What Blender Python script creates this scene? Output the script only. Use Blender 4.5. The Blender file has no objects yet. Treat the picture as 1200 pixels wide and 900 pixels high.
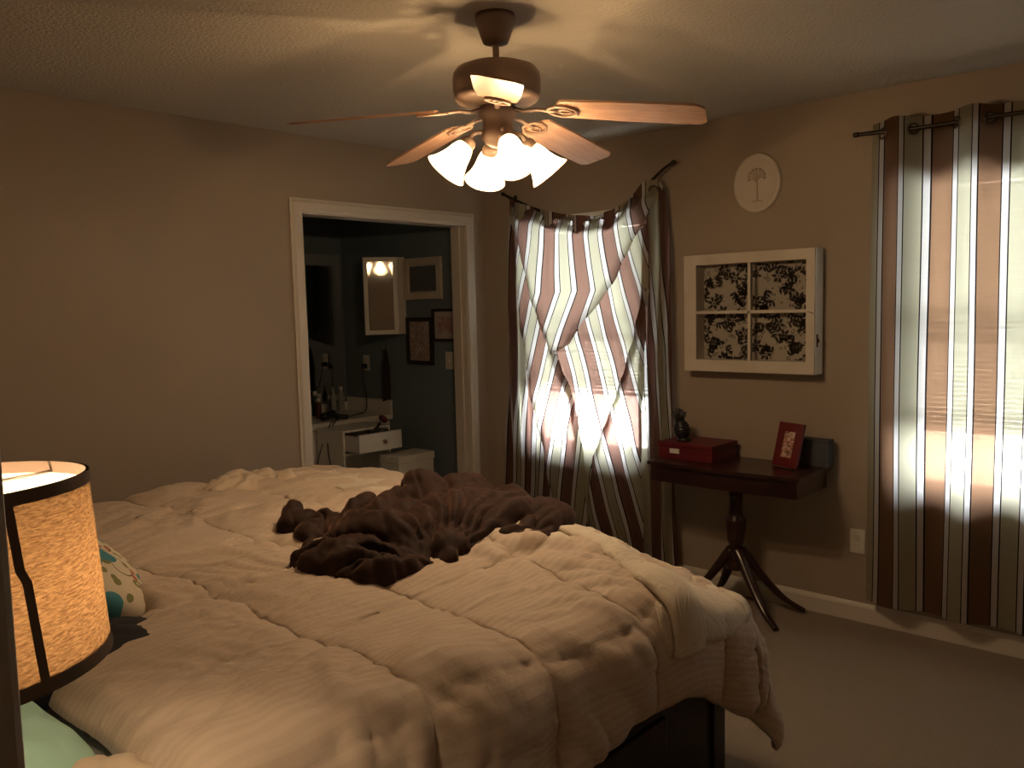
import bpy, bmesh, math, random
from mathutils import Vector, Matrix, noise
R = math.radians
PI = math.pi
random.seed(7)
scene = bpy.context.scene
COL = scene.collection

# ------------------------------------------------------------ camera, sky, exposure
cam_d = bpy.data.cameras.new('camera'); cam = bpy.data.objects.new('camera', cam_d); COL.objects.link(cam)
cam_d.sensor_width = 36.0; cam_d.lens = 985.7 / 1200 * 36.0; cam_d.clip_start = 0.02
yaw, pitch, roll = R(42.322), R(-5.126), R(-1.398)
fw = Vector((math.cos(pitch) * math.cos(yaw), math.cos(pitch) * math.sin(yaw), math.sin(pitch)))
rt = fw.cross(Vector((0, 0, 1))).normalized(); up = rt.cross(fw)
rt2 = rt * math.cos(roll) + up * math.sin(roll); up2 = -rt * math.sin(roll) + up * math.cos(roll)
m = Matrix((rt2, up2, -fw)).transposed().to_4x4(); m.translation = Vector((-3.9426, -3.811, 1.5105))
cam.matrix_world = m
scene.camera = cam
scene.view_settings.view_transform = 'Standard'; scene.view_settings.look = 'None'
scene.view_settings.gamma = 1.0; scene.view_settings.use_curve_mapping = False
scene.view_settings.exposure = 0.0
scene.cycles.use_denoising = True
scene.cycles.max_bounces = 10; scene.cycles.diffuse_bounces = 5; scene.cycles.transparent_max_bounces = 24
scene.cycles.transmission_bounces = 8
scene.cycles.sample_clamp_indirect = 6.0; scene.cycles.caustics_reflective = False; scene.cycles.caustics_refractive = False

world = bpy.data.worlds.new('sky'); scene.world = world; world.use_nodes = True
wn = world.node_tree; wn.nodes.clear()
wo = wn.nodes.new('ShaderNodeOutputWorld'); wb = wn.nodes.new('ShaderNodeBackground')
wg = wn.nodes.new('ShaderNodeTexCoord'); ws = wn.nodes.new('ShaderNodeSeparateXYZ'); wr = wn.nodes.new('ShaderNodeValToRGB')
wn.links.new(wg.outputs['Generated'], ws.inputs[0]); wn.links.new(ws.outputs['Z'], wr.inputs[0]); wn.links.new(wr.outputs[0], wb.inputs[0])
wr.color_ramp.elements[0].position = 0.0; wr.color_ramp.elements[0].color = (1.25, 1.32, 1.35, 1)
wr.color_ramp.elements[1].position = 0.25; wr.color_ramp.elements[1].color = (0.88, 0.94, 1.0, 1)
wb.inputs['Strength'].default_value = 30.0
wn.links.new(wb.outputs[0], wo.inputs[0])
FAN_W, LAMP_W = 9.0, 5.6         # watts of the fan bulbs and of the bedside bulb
WARM = (1.0, 0.70, 0.42)

# ------------------------------------------------------------ helpers
def link(o, parent=None):
    COL.objects.link(o)
    if parent is not None: o.parent = parent
    return o
def tag(o, label=None, cat=None, group=None, kind=None):
    if label: o['label'] = label
    if cat: o['category'] = cat
    if group: o['group'] = group
    if kind: o['kind'] = kind
    return o
def empty(name, loc=(0, 0, 0), rz=0):
    o = bpy.data.objects.new(name, None); o.location = loc; o.rotation_euler = (0, 0, rz); o.empty_display_size = .05
    return link(o)

class MB:
    """collects shapes; build() links them as ONE mesh object"""
    def __init__(s): s.v = []; s.f = []; s.uv = {}; s.mi = []; s.sm = []
    def add(s, vs, fs, smooth=False, mat=0, uvs=None):
        b = len(s.v); s.v += [tuple(v) for v in vs]
        for f in fs:
            s.f.append(tuple(i + b for i in f)); s.mi.append(mat); s.sm.append(smooth)
        if uvs:
            for i, uv in enumerate(uvs): s.uv[b + i] = uv
        return s
    def box(s, lo, hi, bevel=0.0, M=None, mat=0, seg=2):
        bm = bmesh.new(); bmesh.ops.create_cube(bm, size=1)
        c = [(a + b) / 2 for a, b in zip(lo, hi)]; d = [abs(b - a) for a, b in zip(lo, hi)]
        for v in bm.verts: v.co = Vector([v.co[i] * d[i] + c[i] for i in range(3)])
        if bevel > 0:
            bmesh.ops.bevel(bm, geom=bm.edges[:], offset=min(bevel, min(d) * .45), segments=seg, profile=.5, affect='EDGES')
        if M is not None: bm.transform(M)
        bm.verts.index_update()
        s.add([v.co[:] for v in bm.verts], [[v.index for v in f.verts] for f in bm.faces], bevel > 0 and seg > 2, mat)
        bm.free(); return s
    def tube(s, pts, rad, n=12, caps=True, mat=0, flat=1.0):
        pts = [Vector(p) for p in pts]; rads = rad if isinstance(rad, (list, tuple)) else [rad] * len(pts)
        vs = []; fs = []; prev = None
        for i, p in enumerate(pts):
            t = (pts[min(i + 1, len(pts) - 1)] - pts[max(i - 1, 0)])
            t = t.normalized() if t.length > 1e-9 else Vector((0, 0, 1))
            if prev is None:
                a = Vector((0, 0, 1)) if abs(t.z) < .9 else Vector((1, 0, 0))
                nx = t.cross(a).normalized()
            else: nx = (prev - t * prev.dot(t)).normalized()
            prev = nx; ny = t.cross(nx)
            for k in range(n):
                an = 2 * PI * k / n; vs.append(p + (nx * math.cos(an) + ny * math.sin(an) * flat) * rads[i])
        for i in range(len(pts) - 1):
            for k in range(n):
                k2 = (k + 1) % n; fs.append((i * n + k, i * n + k2, (i + 1) * n + k2, (i + 1) * n + k))
        if caps: fs.append(tuple(range(n))[::-1]); fs.append(tuple(range((len(pts) - 1) * n, len(pts) * n)))
        return s.add(vs, fs, True, mat)
    def lathe(s, prof, M=None, n=40, mat=0, close=False):
        vs = []; fs = []
        for (r, z) in prof:
            for k in range(n):
                a = 2 * PI * k / n; vs.append(Vector((r * math.cos(a), r * math.sin(a), z)))
        L = len(prof)
        for i in range(L - 1):
            for k in range(n):
                k2 = (k + 1) % n; fs.append((i * n + k, i * n + k2, (i + 1) * n + k2, (i + 1) * n + k))
        if close:
            fs.append(tuple(range(n))[::-1]); fs.append(tuple(range((L - 1) * n, L * n)))
        if M is not None: vs = [M @ v for v in vs]
        return s.add(vs, fs, True, mat)
    def grid(s, fn, nu, nv, mat=0, uvfn=None):
        vs = []; uvs = []
        for j in range(nv + 1):
            for i in range(nu + 1):
                u, v = i / nu, j / nv; vs.append(fn(u, v)); uvs.append(uvfn(u, v) if uvfn else (u, v))
        fs = [(j * (nu + 1) + i, j * (nu + 1) + i + 1, (j + 1) * (nu + 1) + i + 1, (j + 1) * (nu + 1) + i) for j in range(nv) for i in range(nu)]
        return s.add(vs, fs, True, mat, uvs)
    def prism(s, poly, M, depth, mat=0, smooth=False):
        """poly in local xy, extruded along local z by depth"""
        n = len(poly)
        vs = [M @ Vector((x, y, 0)) for x, y in poly] + [M @ Vector((x, y, depth)) for x, y in poly]
        fs = [tuple(range(n))[::-1], tuple(range(n, 2 * n))] + [(i, (i + 1) % n, n + (i + 1) % n, n + i) for i in range(n)]
        return s.add(vs, fs, smooth, mat)
    def build(s, name, mat, parent=None, label=None):
        me = bpy.data.meshes.new(name); me.from_pydata(s.v, [], s.f)
        for mm in (mat if isinstance(mat, (list, tuple)) else [mat]): me.materials.append(mm)
        for p, a, b in zip(me.polygons, s.mi, s.sm): p.material_index = a; p.use_smooth = b
        if s.uv:
            ul = me.uv_layers.new(name='UVMap')
            for l in me.loops: ul.data[l.index].uv = s.uv.get(l.vertex_index, (0, 0))
        me.validate(); me.update()
        o = bpy.data.objects.new(name, me); link(o, parent)
        if label: o['label'] = label
        return o

def place(o, loc, parent=None):
    """moves the mesh origin of a world-space mesh object to loc"""
    loc = Vector(loc); o.data.transform(Matrix.Translation(-loc)); o.location = loc; return o
def under(root, children):
    """children were built in world space: keep them there under a root Empty"""
    inv = root.matrix_basis.inverted()
    for c in children:
        c.parent = root; c.matrix_basis = inv @ c.matrix_basis
def adopt(root, *objs):
    bpy.context.view_layer.update(); under(root, objs)
def clamp(x, a=0., b=1.): return max(a, min(b, x))
def sst(a, b, x):
    t = clamp((x - a) / (b - a)); return t * t * (3 - 2 * t)
def lerp(a, b, t): return a + (b - a) * t
def N3(x, y, z=0.0): return noise.noise(Vector((x, y, z)))
def cr(p0, p1, p2, p3, t):
    return .5 * ((2 * p1) + (-p0 + p2) * t + (2 * p0 - 5 * p1 + 4 * p2 - p3) * t * t + (-p0 + 3 * p1 - 3 * p2 + p3) * t ** 3)
def spline(arr, t):
    n = len(arr) - 1; x = clamp(t) * n; i = min(int(x), n - 1); f = x - i
    g = lambda k: arr[max(0, min(n, k))]
    return cr(g(i - 1), g(i), g(i + 1), g(i + 2), f)
def curve_pts(P, n=40):
    xs = [p[0] for p in P]; ys = [p[1] for p in P]; zs = [p[2] for p in P]
    return [(spline(xs, i / n), spline(ys, i / n), spline(zs, i / n)) for i in range(n + 1)]

# ------------------------------------------------------------ materials
def mat(name, color=(.5, .5, .5), rough=.6, metal=0., spec=.5, sheen=0., coat=0., bump=None, noise_col=None, emit=None, strength=0.):
    """bump = (scale, strength, distance[, detail]); noise_col = (scale, other colour, amount)"""
    mt = bpy.data.materials.new(name); mt.use_nodes = True; nt = mt.node_tree; b = nt.nodes['Principled BSDF']
    b.inputs['Base Color'].default_value = (*color, 1); b.inputs['Roughness'].default_value = rough
    b.inputs['Metallic'].default_value = metal; b.inputs['Specular IOR Level'].default_value = spec
    if sheen: b.inputs['Sheen Weight'].default_value = sheen; b.inputs['Sheen Roughness'].default_value = .35
    if coat: b.inputs['Coat Weight'].default_value = coat; b.inputs['Coat Roughness'].default_value = .15
    tc = nt.nodes.new('ShaderNodeTexCoord')
    if noise_col:
        nz = nt.nodes.new('ShaderNodeTexNoise'); nz.inputs['Scale'].default_value = noise_col[0]; nz.inputs['Detail'].default_value = 4
        rp = nt.nodes.new('ShaderNodeValToRGB'); rp.color_ramp.elements[0].position = .35; rp.color_ramp.elements[1].position = .65
        rp.color_ramp.elements[0].color = (*color, 1)
        c2 = [lerp(a, c, noise_col[2]) for a, c in zip(color, noise_col[1])]; rp.color_ramp.elements[1].color = (*c2, 1)
        nt.links.new(tc.outputs['Object'], nz.inputs[0]); nt.links.new(nz.outputs[0], rp.inputs[0]); nt.links.new(rp.outputs[0], b.inputs['Base Color'])
    if bump:
        n2 = nt.nodes.new('ShaderNodeTexNoise'); n2.inputs['Scale'].default_value = bump[0]; n2.inputs['Detail'].default_value = bump[3] if len(bump) > 3 else 3
        bp = nt.nodes.new('ShaderNodeBump'); bp.inputs['Strength'].default_value = bump[1]; bp.inputs['Distance'].default_value = bump[2]
        nt.links.new(tc.outputs['Object'], n2.inputs[0]); nt.links.new(n2.outputs[0], bp.inputs['Height']); nt.links.new(bp.outputs[0], b.inputs['Normal'])
    if emit:
        b.inputs['Emission Color'].default_value = (*emit, 1); b.inputs['Emission Strength'].default_value = strength
    return mt

M = {}
M['paint'] = mat('taupe_wall_paint', (.335, .270, .210), .62, spec=.35, bump=(160, .12, .002))
M['bath_paint'] = mat('slate_blue_wall_paint', (.15, .195, .225), .55, bump=(160, .12, .002))
M['ceiling'] = mat('popcorn_ceiling', (.52, .48, .42), .9, spec=.1, bump=(75, .6, .010, 5))
M['carpet'] = mat('beige_carpet', (.40, .325, .25), .95, spec=.05, noise_col=(150, (.34, .28, .22), 1), bump=(260, 1., .012, 6))
M['trim'] = mat('cream_trim_paint', (.62, .57, .50), .35, bump=(20, .05, .002))
M['white'] = mat('white_paint', (.70, .68, .63), .4, bump=(30, .05, .002))
M['jamb'] = mat('grey_jamb_paint', (.50, .48, .46), .45)
M['black'] = mat('black_brown_wood', (.010, .008, .008), .45, noise_col=(14, (.02, .014, .012), 1))
M['mahog'] = mat('dark_mahogany', (.020, .006, .005), .28, coat=.25, noise_col=(10, (.034, .010, .007), 1))
M['bronze'] = mat('dark_bronze_metal', (.24, .165, .13), .5, metal=.2)
M['rod'] = mat('rod_dark_bronze', (.035, .025, .020), .4, metal=.7)
M['nickel'] = mat('grommet_metal', (.10, .085, .075), .35, metal=.9)
M['steel'] = mat('steel', (.55, .53, .50), .3, metal=1.)
M['bulb'] = mat('lit_bulb', (1, .9, .8), .5, emit=(1.0, .80, .52), strength=45)
M['sashwhite'] = mat('old_sash_paint', (.60, .55, .47), .45, noise_col=(7, (.50, .44, .36), .6), bump=(40, .2, .002))
M['daylit_white'] = mat('daylit_sash_white', (.84, .86, .86), .4)  # sash paint whitened to stand in for daylight on its side
M['chip'] = mat('bare_brown_metal', (.09, .035, .02), .6)
M['plastic'] = mat('ivory_plastic', (.66, .62, .55), .35)
M['mirror'] = mat('mirror_glass', (.72, .74, .74), .03, metal=1.)
M['dark_thing'] = mat('dark_plastic', (.015, .013, .014), .35)
M['cord'] = mat('black_cord', (.01, .01, .01), .5)
M['towel'] = mat('brown_towel', (.030, .018, .014), .95, sheen=.3, bump=(300, .6, .003))

def glass_mat():
    mt = bpy.data.materials.new('clear_glass'); mt.use_nodes = True; nt = mt.node_tree; nt.nodes.clear()
    o = nt.nodes.new('ShaderNodeOutputMaterial'); t = nt.nodes.new('ShaderNodeBsdfTransparent'); g = nt.nodes.new('ShaderNodeBsdfGlossy')
    g.inputs['Roughness'].default_value = .02; mx = nt.nodes.new('ShaderNodeMixShader'); fr = nt.nodes.new('ShaderNodeFresnel'); fr.inputs[0].default_value = 1.45
    nt.links.new(fr.outputs[0], mx.inputs[0]); nt.links.new(t.outputs[0], mx.inputs[1]); nt.links.new(g.outputs[0], mx.inputs[2]); nt.links.new(mx.outputs[0], o.inputs[0])
    return mt
M['glass'] = glass_mat()

def sheer(name, color, through, clear, rough=.6, tex=None, warm=None, bump=None):
    """cloth, paper or frosted glass: part diffuse, part translucent, part open weave"""
    mt = bpy.data.materials.new(name); mt.use_nodes = True; nt = mt.node_tree; nt.nodes.clear()
    o = nt.nodes.new('ShaderNodeOutputMaterial')
    d = nt.nodes.new('ShaderNodeBsdfDiffuse'); t = nt.nodes.new('ShaderNodeBsdfTranslucent'); c = nt.nodes.new('ShaderNodeBsdfTransparent')
    d.inputs[0].default_value = (*color, 1); t.inputs[0].default_value = (*(warm or color), 1)
    m1 = nt.nodes.new('ShaderNodeMixShader'); m1.inputs[0].default_value = through
    m2 = nt.nodes.new('ShaderNodeMixShader'); m2.inputs[0].default_value = clear
    nt.links.new(d.outputs[0], m1.inputs[1]); nt.links.new(t.outputs[0], m1.inputs[2])
    nt.links.new(m1.outputs[0], m2.inputs[1]); nt.links.new(c.outputs[0], m2.inputs[2]); nt.links.new(m2.outputs[0], o.inputs[0])
    c.inputs[0].default_value = (*(warm or (1, 1, 1)), 1)
    mt['nodes'] = 1
    return mt, nt, d, t, c, m1, m2

def curtain_mat(name, period, gro_step, gro_v, gro_off, through=.40, clear=(.04, .11), BR=(.24, .135, .105)):
    mt, nt, d, t, c, m1, m2 = sheer(name, (.5, .5, .5), through, .10)
    uv = nt.nodes.new('ShaderNodeUVMap'); sp = nt.nodes.new('ShaderNodeSeparateXYZ'); nt.links.new(uv.outputs[0], sp.inputs[0])
    def math_(op, a, b=None):
        n = nt.nodes.new('ShaderNodeMath'); n.operation = op
        for i, x in enumerate((a, b)):
            if x is None: continue
            if isinstance(x, (int, float)): n.inputs[i].default_value = x
            else: nt.links.new(x, n.inputs[i])
        return n.outputs[0]
    fr = math_('FRACT', math_('DIVIDE', sp.outputs['X'], period))
    rp = nt.nodes.new('ShaderNodeValToRGB'); rp.color_ramp.interpolation = 'CONSTANT'
    SG, WH, LN = (.52, .495, .37), (.76, .74, .73), (.02, .014, .016)
    stops = [(0, BR), (.37, LN), (.388, WH), (.49, LN), (.513, SG), (.615, SG), (.79, SG), (.83, LN), (.853, WH), (.965, LN)]
    el = rp.color_ramp.elements
    el[0].position = 0; el[0].color = (*BR, 1); el[1].position = stops[1][0]; el[1].color = (*stops[1][1], 1)
    for p, cc in stops[2:]:
        e = el.new(p); e.color = (*cc, 1)
    nt.links.new(fr, rp.inputs[0])
    dk = nt.nodes.new('ShaderNodeMix'); dk.data_type = 'RGBA'; dk.blend_type = 'MULTIPLY'; dk.inputs[0].default_value = 1.; dk.inputs[7].default_value = (.50, .48, .46, 1)
    nt.links.new(rp.outputs[0], dk.inputs[6]); nt.links.new(dk.outputs[2], d.inputs[0])
    tr = nt.nodes.new('ShaderNodeMix'); tr.data_type = 'RGBA'; tr.blend_type = 'MIX'; tr.inputs[0].default_value = .0
    nt.links.new(rp.outputs[0], tr.inputs[6]); nt.links.new(tr.outputs[2], t.inputs[0])
    # light that comes straight through the weave keeps the colour of its stripe
    g = nt.nodes.new('ShaderNodeGamma'); g.inputs[1].default_value = .8
    nt.links.new(rp.outputs[0], g.inputs[0]); nt.links.new(g.outputs[0], c.inputs[0])
    # grommet holes
    du = math_('SUBTRACT', math_('MODULO', math_('ADD', math_('SUBTRACT', sp.outputs['X'], 0.0), gro_off), gro_step), gro_step / 2)
    dv = math_('SUBTRACT', sp.outputs['Y'], gro_v)
    dist = math_('SQRT', math_('ADD', math_('MULTIPLY', du, du), math_('MULTIPLY', dv, dv)))
    hole = math_('LESS_THAN', dist, .019)
    m3 = nt.nodes.new('ShaderNodeMixShader'); c3 = nt.nodes.new('ShaderNodeBsdfTransparent')
    nt.links.new(hole, m3.inputs[0]); nt.links.new(m2.outputs[0], m3.inputs[1]); nt.links.new(c3.outputs[0], m3.inputs[2])
    out = [n for n in nt.nodes if n.type == 'OUTPUT_MATERIAL'][0]; nt.links.new(m3.outputs[0], out.inputs[0])
    # fine horizontal slub of the weave
    wv = nt.nodes.new('ShaderNodeTexNoise'); mp = nt.nodes.new('ShaderNodeMapping'); mp.inputs['Scale'].default_value = (6, 260, 1)
    nt.links.new(uv.outputs[0], mp.inputs[0]); nt.links.new(mp.outputs[0], wv.inputs[0]); wv.inputs['Scale'].default_value = 1.0
    mx = nt.nodes.new('ShaderNodeMapRange'); mx.inputs[1].default_value = .3; mx.inputs[2].default_value = .7; mx.inputs[3].default_value = clear[0]; mx.inputs[4].default_value = clear[1]
    nt.links.new(wv.outputs[0], mx.inputs[0]); nt.links.new(mx.outputs[0], m2.inputs[0])
    return mt

# ------------------------------------------------------------ room shell
H = 2.44
XH, YN, T = -4.05, -4.6, .12      # head wall, near wall, wall thickness
def struct(name, mb, m_, parent=None, label=None):
    o = mb.build(name, m_, parent, label)
    if parent is None: o['kind'] = 'structure'
    return o
BY = 1.514                        # bathroom back wall
struct('floor', MB().box((XH - T, YN - T, -.1), (T, BY + T, 0)), M['carpet'])
struct('ceiling', MB().box((XH - T, YN - T, H), (T, BY + T, H + .1)), M['ceiling'])
# far wall with the bathroom doorway
DX0, DX1, DZ = -1.375, -.155, 2.045
w = MB()
w.box((XH, 0, 0), (DX0, T, H)); w.box((DX1, 0, 0), (0, T, H)); w.box((DX0, 0, DZ), (DX1, T, H))
struct('wall_far', w, M['paint'])
W1 = (-1.25, -.37, .66, 2.00); W2 = (-3.62, -2.60, .66, 2.03)      # y0,y1,z0,z1 of the two windows
w = MB()
ys = [YN, W2[0], W2[1], W1[0], W1[1], .06]
w.box((0, ys[0], 0), (T, ys[1], H)); w.box((0, ys[2], 0), (T, ys[3], H)); w.box((0, ys[4], 0), (T, .06, H))
for W_ in (W1, W2):
    w.box((0, W_[0], 0), (T, W_[1], W_[2])); w.box((0, W_[0], W_[3]), (T, W_[1], H))
struct('wall_right', w, M['paint'])
struct('wall_head', MB().box((XH - T, YN, 0), (XH, BY, H)), M['paint'])
struct('wall_near', MB().box((XH - T, YN - T, 0), (T, YN, H)), M['paint'])
struct('wall_bathroom_right', MB().box((0, .12, 0), (T, BY, H)), M['bath_paint'])
struct('wall_bathroom_far', MB().box((XH, BY, 0), (T, BY + T, H)), M['bath_paint'])
struct('wall_bathroom_left', MB().box((-2.3, T, 0), (-2.2, BY, H)), M['bath_paint'])
# stub of wall with a painted corner right beside the camera
w = MB().box((XH, -3.485, 0), (-3.872, -3.37, H)); struct('wall_entry', w, M['paint'])
w = MB().box((-3.872, -3.497, 0), (-3.8515, -3.36, H), .003); struct('trim_2', w, M['jamb'])

# doorway casing, jamb and stops
def casing(name, x0, x1, z1, y, side):
    mb = MB(); wd = .072
    prof = [(0, 0), (0, .012), (.012, .018), (.05, .018), (.062, .010), (wd, .008), (wd, 0)]
    def run(p0, p1, out):      # strip with the moulded profile between two points, profile grows along 'out'
        p0, p1, out = Vector(p0), Vector(p1), Vector(out); nrm = Vector((0, side, 0)); vs = []
        for p, k in ((p0, 0), (p1, 1)):
            for a, h in prof: vs.append(p + out * a + nrm * h + (along(p0, p1, k, a)))
        n = len(prof); fs = [(i, i + 1, n + i + 1, n + i) for i in range(n - 1)] + [tuple(range(n)), tuple(range(n, 2 * n))[::-1]]
        mb.add(vs, fs)
    def along(p0, p1, k, a):
        d = (p1 - p0).normalized(); return d * a * miter[k]
    miter = (0, 1); run((x0, y, 0), (x0, y, z1), (-1, 0, 0)); run((x1, y, 0), (x1, y, z1), (1, 0, 0))
    miter = (-1, 1); run((x0, y, z1), (x1, y, z1), (0, 0, 1))
    return mb
dr = struct('door_1', casing('c', DX0 + .008, DX1 - .008, DZ - .005, -.0005, -1), M['trim'])
dr['label'] = 'cream painted casing and jamb around the bathroom doorway'
w = MB(); w.box((DX0 - .004, 0, 0), (DX0 + .012, T, DZ)); w.box((DX1 - .012, 0, 0), (DX1 + .004, T, DZ)); w.box((DX0, 0, DZ - .012), (DX1, T, DZ + .004))
w.box((DX0 + .012, .045, 0), (DX0 + .022, .08, DZ - .012)); w.box((DX1 - .022, .045, 0), (DX1 - .012, .08, DZ - .012))
w.build('jamb', M['trim'], dr)
w = casing('c', DX0 + .008, DX1 - .008, DZ - .005, T + .0005, 1); w.build('rear_casing', M['trim'], dr)

# skirting boards
def skirting(name, p0, p1, nrm, h=.09, t=.014):
    p0, p1, nrm = Vector(p0), Vector(p1), Vector(nrm)
    prof = [(0, 0), (t, 0), (t, h * .78), (t * .7, h * .9), (t * .35, h), (0, h)]
    vs = [p + nrm * a + Vector((0, 0, z)) for p in (p0, p1) for a, z in prof]; n = len(prof)
    mb = MB().add(vs, [(i, (i + 1) % n, n + (i + 1) % n, n + i) for i in range(n)] + [tuple(range(n)), tuple(range(n, 2 * n))[::-1]])
    return struct(name, mb, M['trim'])
skirting('baseboard_right', (-.0005, YN, 0), (-.0005, 0, 0), (-1, 0, 0))
skirting('baseboard_far', (XH, -.0005, 0), (DX0 - .066, -.0005, 0), (0, -1, 0))
skirting('baseboard_far', (DX1 + .066, -.0005, 0), (-.015, -.0005, 0), (0, -1, 0))
skirting('baseboard_head', (XH + .0005, -3.37, 0), (XH + .0005, -.015, 0), (1, 0, 0))
skirting('baseboard_near', (XH, YN + .0005, 0), (0, YN + .0005, 0), (0, 1, 0))

# windows: sash frames, panes, sill, blind with raised bottom rail
M['blind'], _nt, *_ = sheer('white_blind_slats', (.84, .84, .80), .60, .02)
def window(n, W_, blind_z):
    y0, y1, z0, z1 = W_; zm = (z0 + z1) / 2
    f = MB(); t = .035
    f.box((.035, y0, z0), (.10, y0 + t, z1)); f.box((.035, y1 - t, z0), (.10, y1, z1)); f.box((.035, y0, z0), (.10, y1, z0 + t)); f.box((.035, y0, z1 - t), (.10, y1, z1))
    f.box((.05, y0, zm - .02), (.09, y1, zm + .02))
    wd = struct('window_%d' % n, f, M['white'])
    wd['label'] = 'white double hung window behind the striped curtains'
    for a, b in ((z0 + t, zm - .02), (zm + .02, z1 - t)):
        MB().box((.068, y0 + t, a), (.072, y1 - t, b)).build('pane', M['glass'], wd)
    MB().box((-.018, y0 - .03, z0 - .025), (.05, y1 + .03, z0), .004).build('window_sill', M['white'], wd)
    c = MB(); k = .05
    c.box((-.014, y0 - k, z0 - .08), (0, y0 + .003, z1 + k)); c.box((-.014, y1 - .003, z0 - .08), (0, y1 + k, z1 + k)); c.box((-.015, y0 - k, z1 - .003), (0, y1 + k, z1 + k)); c.box((-.014, y0 - k, z0 - .09), (0, y1 + k, z0 - .022))
    c.build('window_casing', M['white'], wd)
    b = empty('window_blind', (.018, (y0 + y1) / 2, z1)); 
    s = MB(); z = z1 - .06; i = 0; yy0, yy1 = y0 + .01 - b.location.y, y1 - .01 - b.location.y
    while z > blind_z + .03:
        s.box((-.012, yy0, -.0006), (.012, yy1, .0006), M=Matrix.Translation((0, 0, z - z1)) @ Matrix.Rotation(R(52), 4, 'Y')); z -= .021
    s.build('slats', M['blind'], b)
    MB().box((-.015, yy0, -.045), (.015, yy1, -.003), .003).build('headrail', M['white'], b)
    MB().box((-.014, yy0, blind_z - z1), (.014, yy1, blind_z - z1 + .02), .003).build('bottom_rail', M['chip'], b)
    for yy in (yy0 + .15, yy1 - .15):
        MB().tube([(-.016, yy, -.04), (-.016, yy, blind_z - z1 + .01)], .001, 5).build('cord', M['white'], b)
    return b
tag(window(1, W1, 1.0), 'white slatted blind lowered most of the way behind the sagging curtain', 'blind')
tag(window(2, W2, .93), 'white slatted blind behind the straight curtain at right', 'blind')
for W_ in (W1, W2):     # sampling portals in the two window openings
    ld = bpy.data.lights.new('window_portal', 'AREA'); ld.shape = 'RECTANGLE'; ld.size = W_[3] - W_[2]; ld.size_y = W_[1] - W_[0]
    ld.cycles.is_portal = True
    lo = bpy.data.objects.new('window_portal', ld); lo.location = (.125, (W_[0] + W_[1]) / 2, (W_[2] + W_[3]) / 2); lo.rotation_euler = (0, R(90), 0); link(lo)

# ------------------------------------------------------------ ceiling fan
FC = Vector((-1.913, -1.928, 0))
M['shade_glass'], _nt, *_ = sheer('frosted_amber_glass', (.90, .84, .72), .62, .45, warm=(1.0, .90, .72))
def wood_mat(name, c1, c2, scale=6, rough=.35, axis=(1, 14, 14)):
    mt = mat(name, c1, rough); nt = mt.node_tree; b = nt.nodes['Principled BSDF']
    tc = nt.nodes.new('ShaderNodeTexCoord'); mp = nt.nodes.new('ShaderNodeMapping'); mp.inputs['Scale'].default_value = axis
    nz = nt.nodes.new('ShaderNodeTexNoise'); nz.inputs['Scale'].default_value = scale; nz.inputs['Detail'].default_value = 5; nz.inputs['Distortion'].default_value = .6
    rp = nt.nodes.new('ShaderNodeValToRGB'); rp.color_ramp.elements[0].color = (*c1, 1); rp.color_ramp.elements[1].color = (*c2, 1)
    rp.color_ramp.elements[0].position = .35; rp.color_ramp.elements[1].position = .7
    nt.links.new(tc.outputs['Object'], mp.inputs[0]); nt.links.new(mp.outputs[0], nz.inputs[0]); nt.links.new(nz.outputs[0], rp.inputs[0]); nt.links.new(rp.outputs[0], b.inputs['Base Color'])
    return mt
M['blade'] = wood_mat('fan_blade_oak', (.36, .21, .14), (.50, .31, .21))
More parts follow.
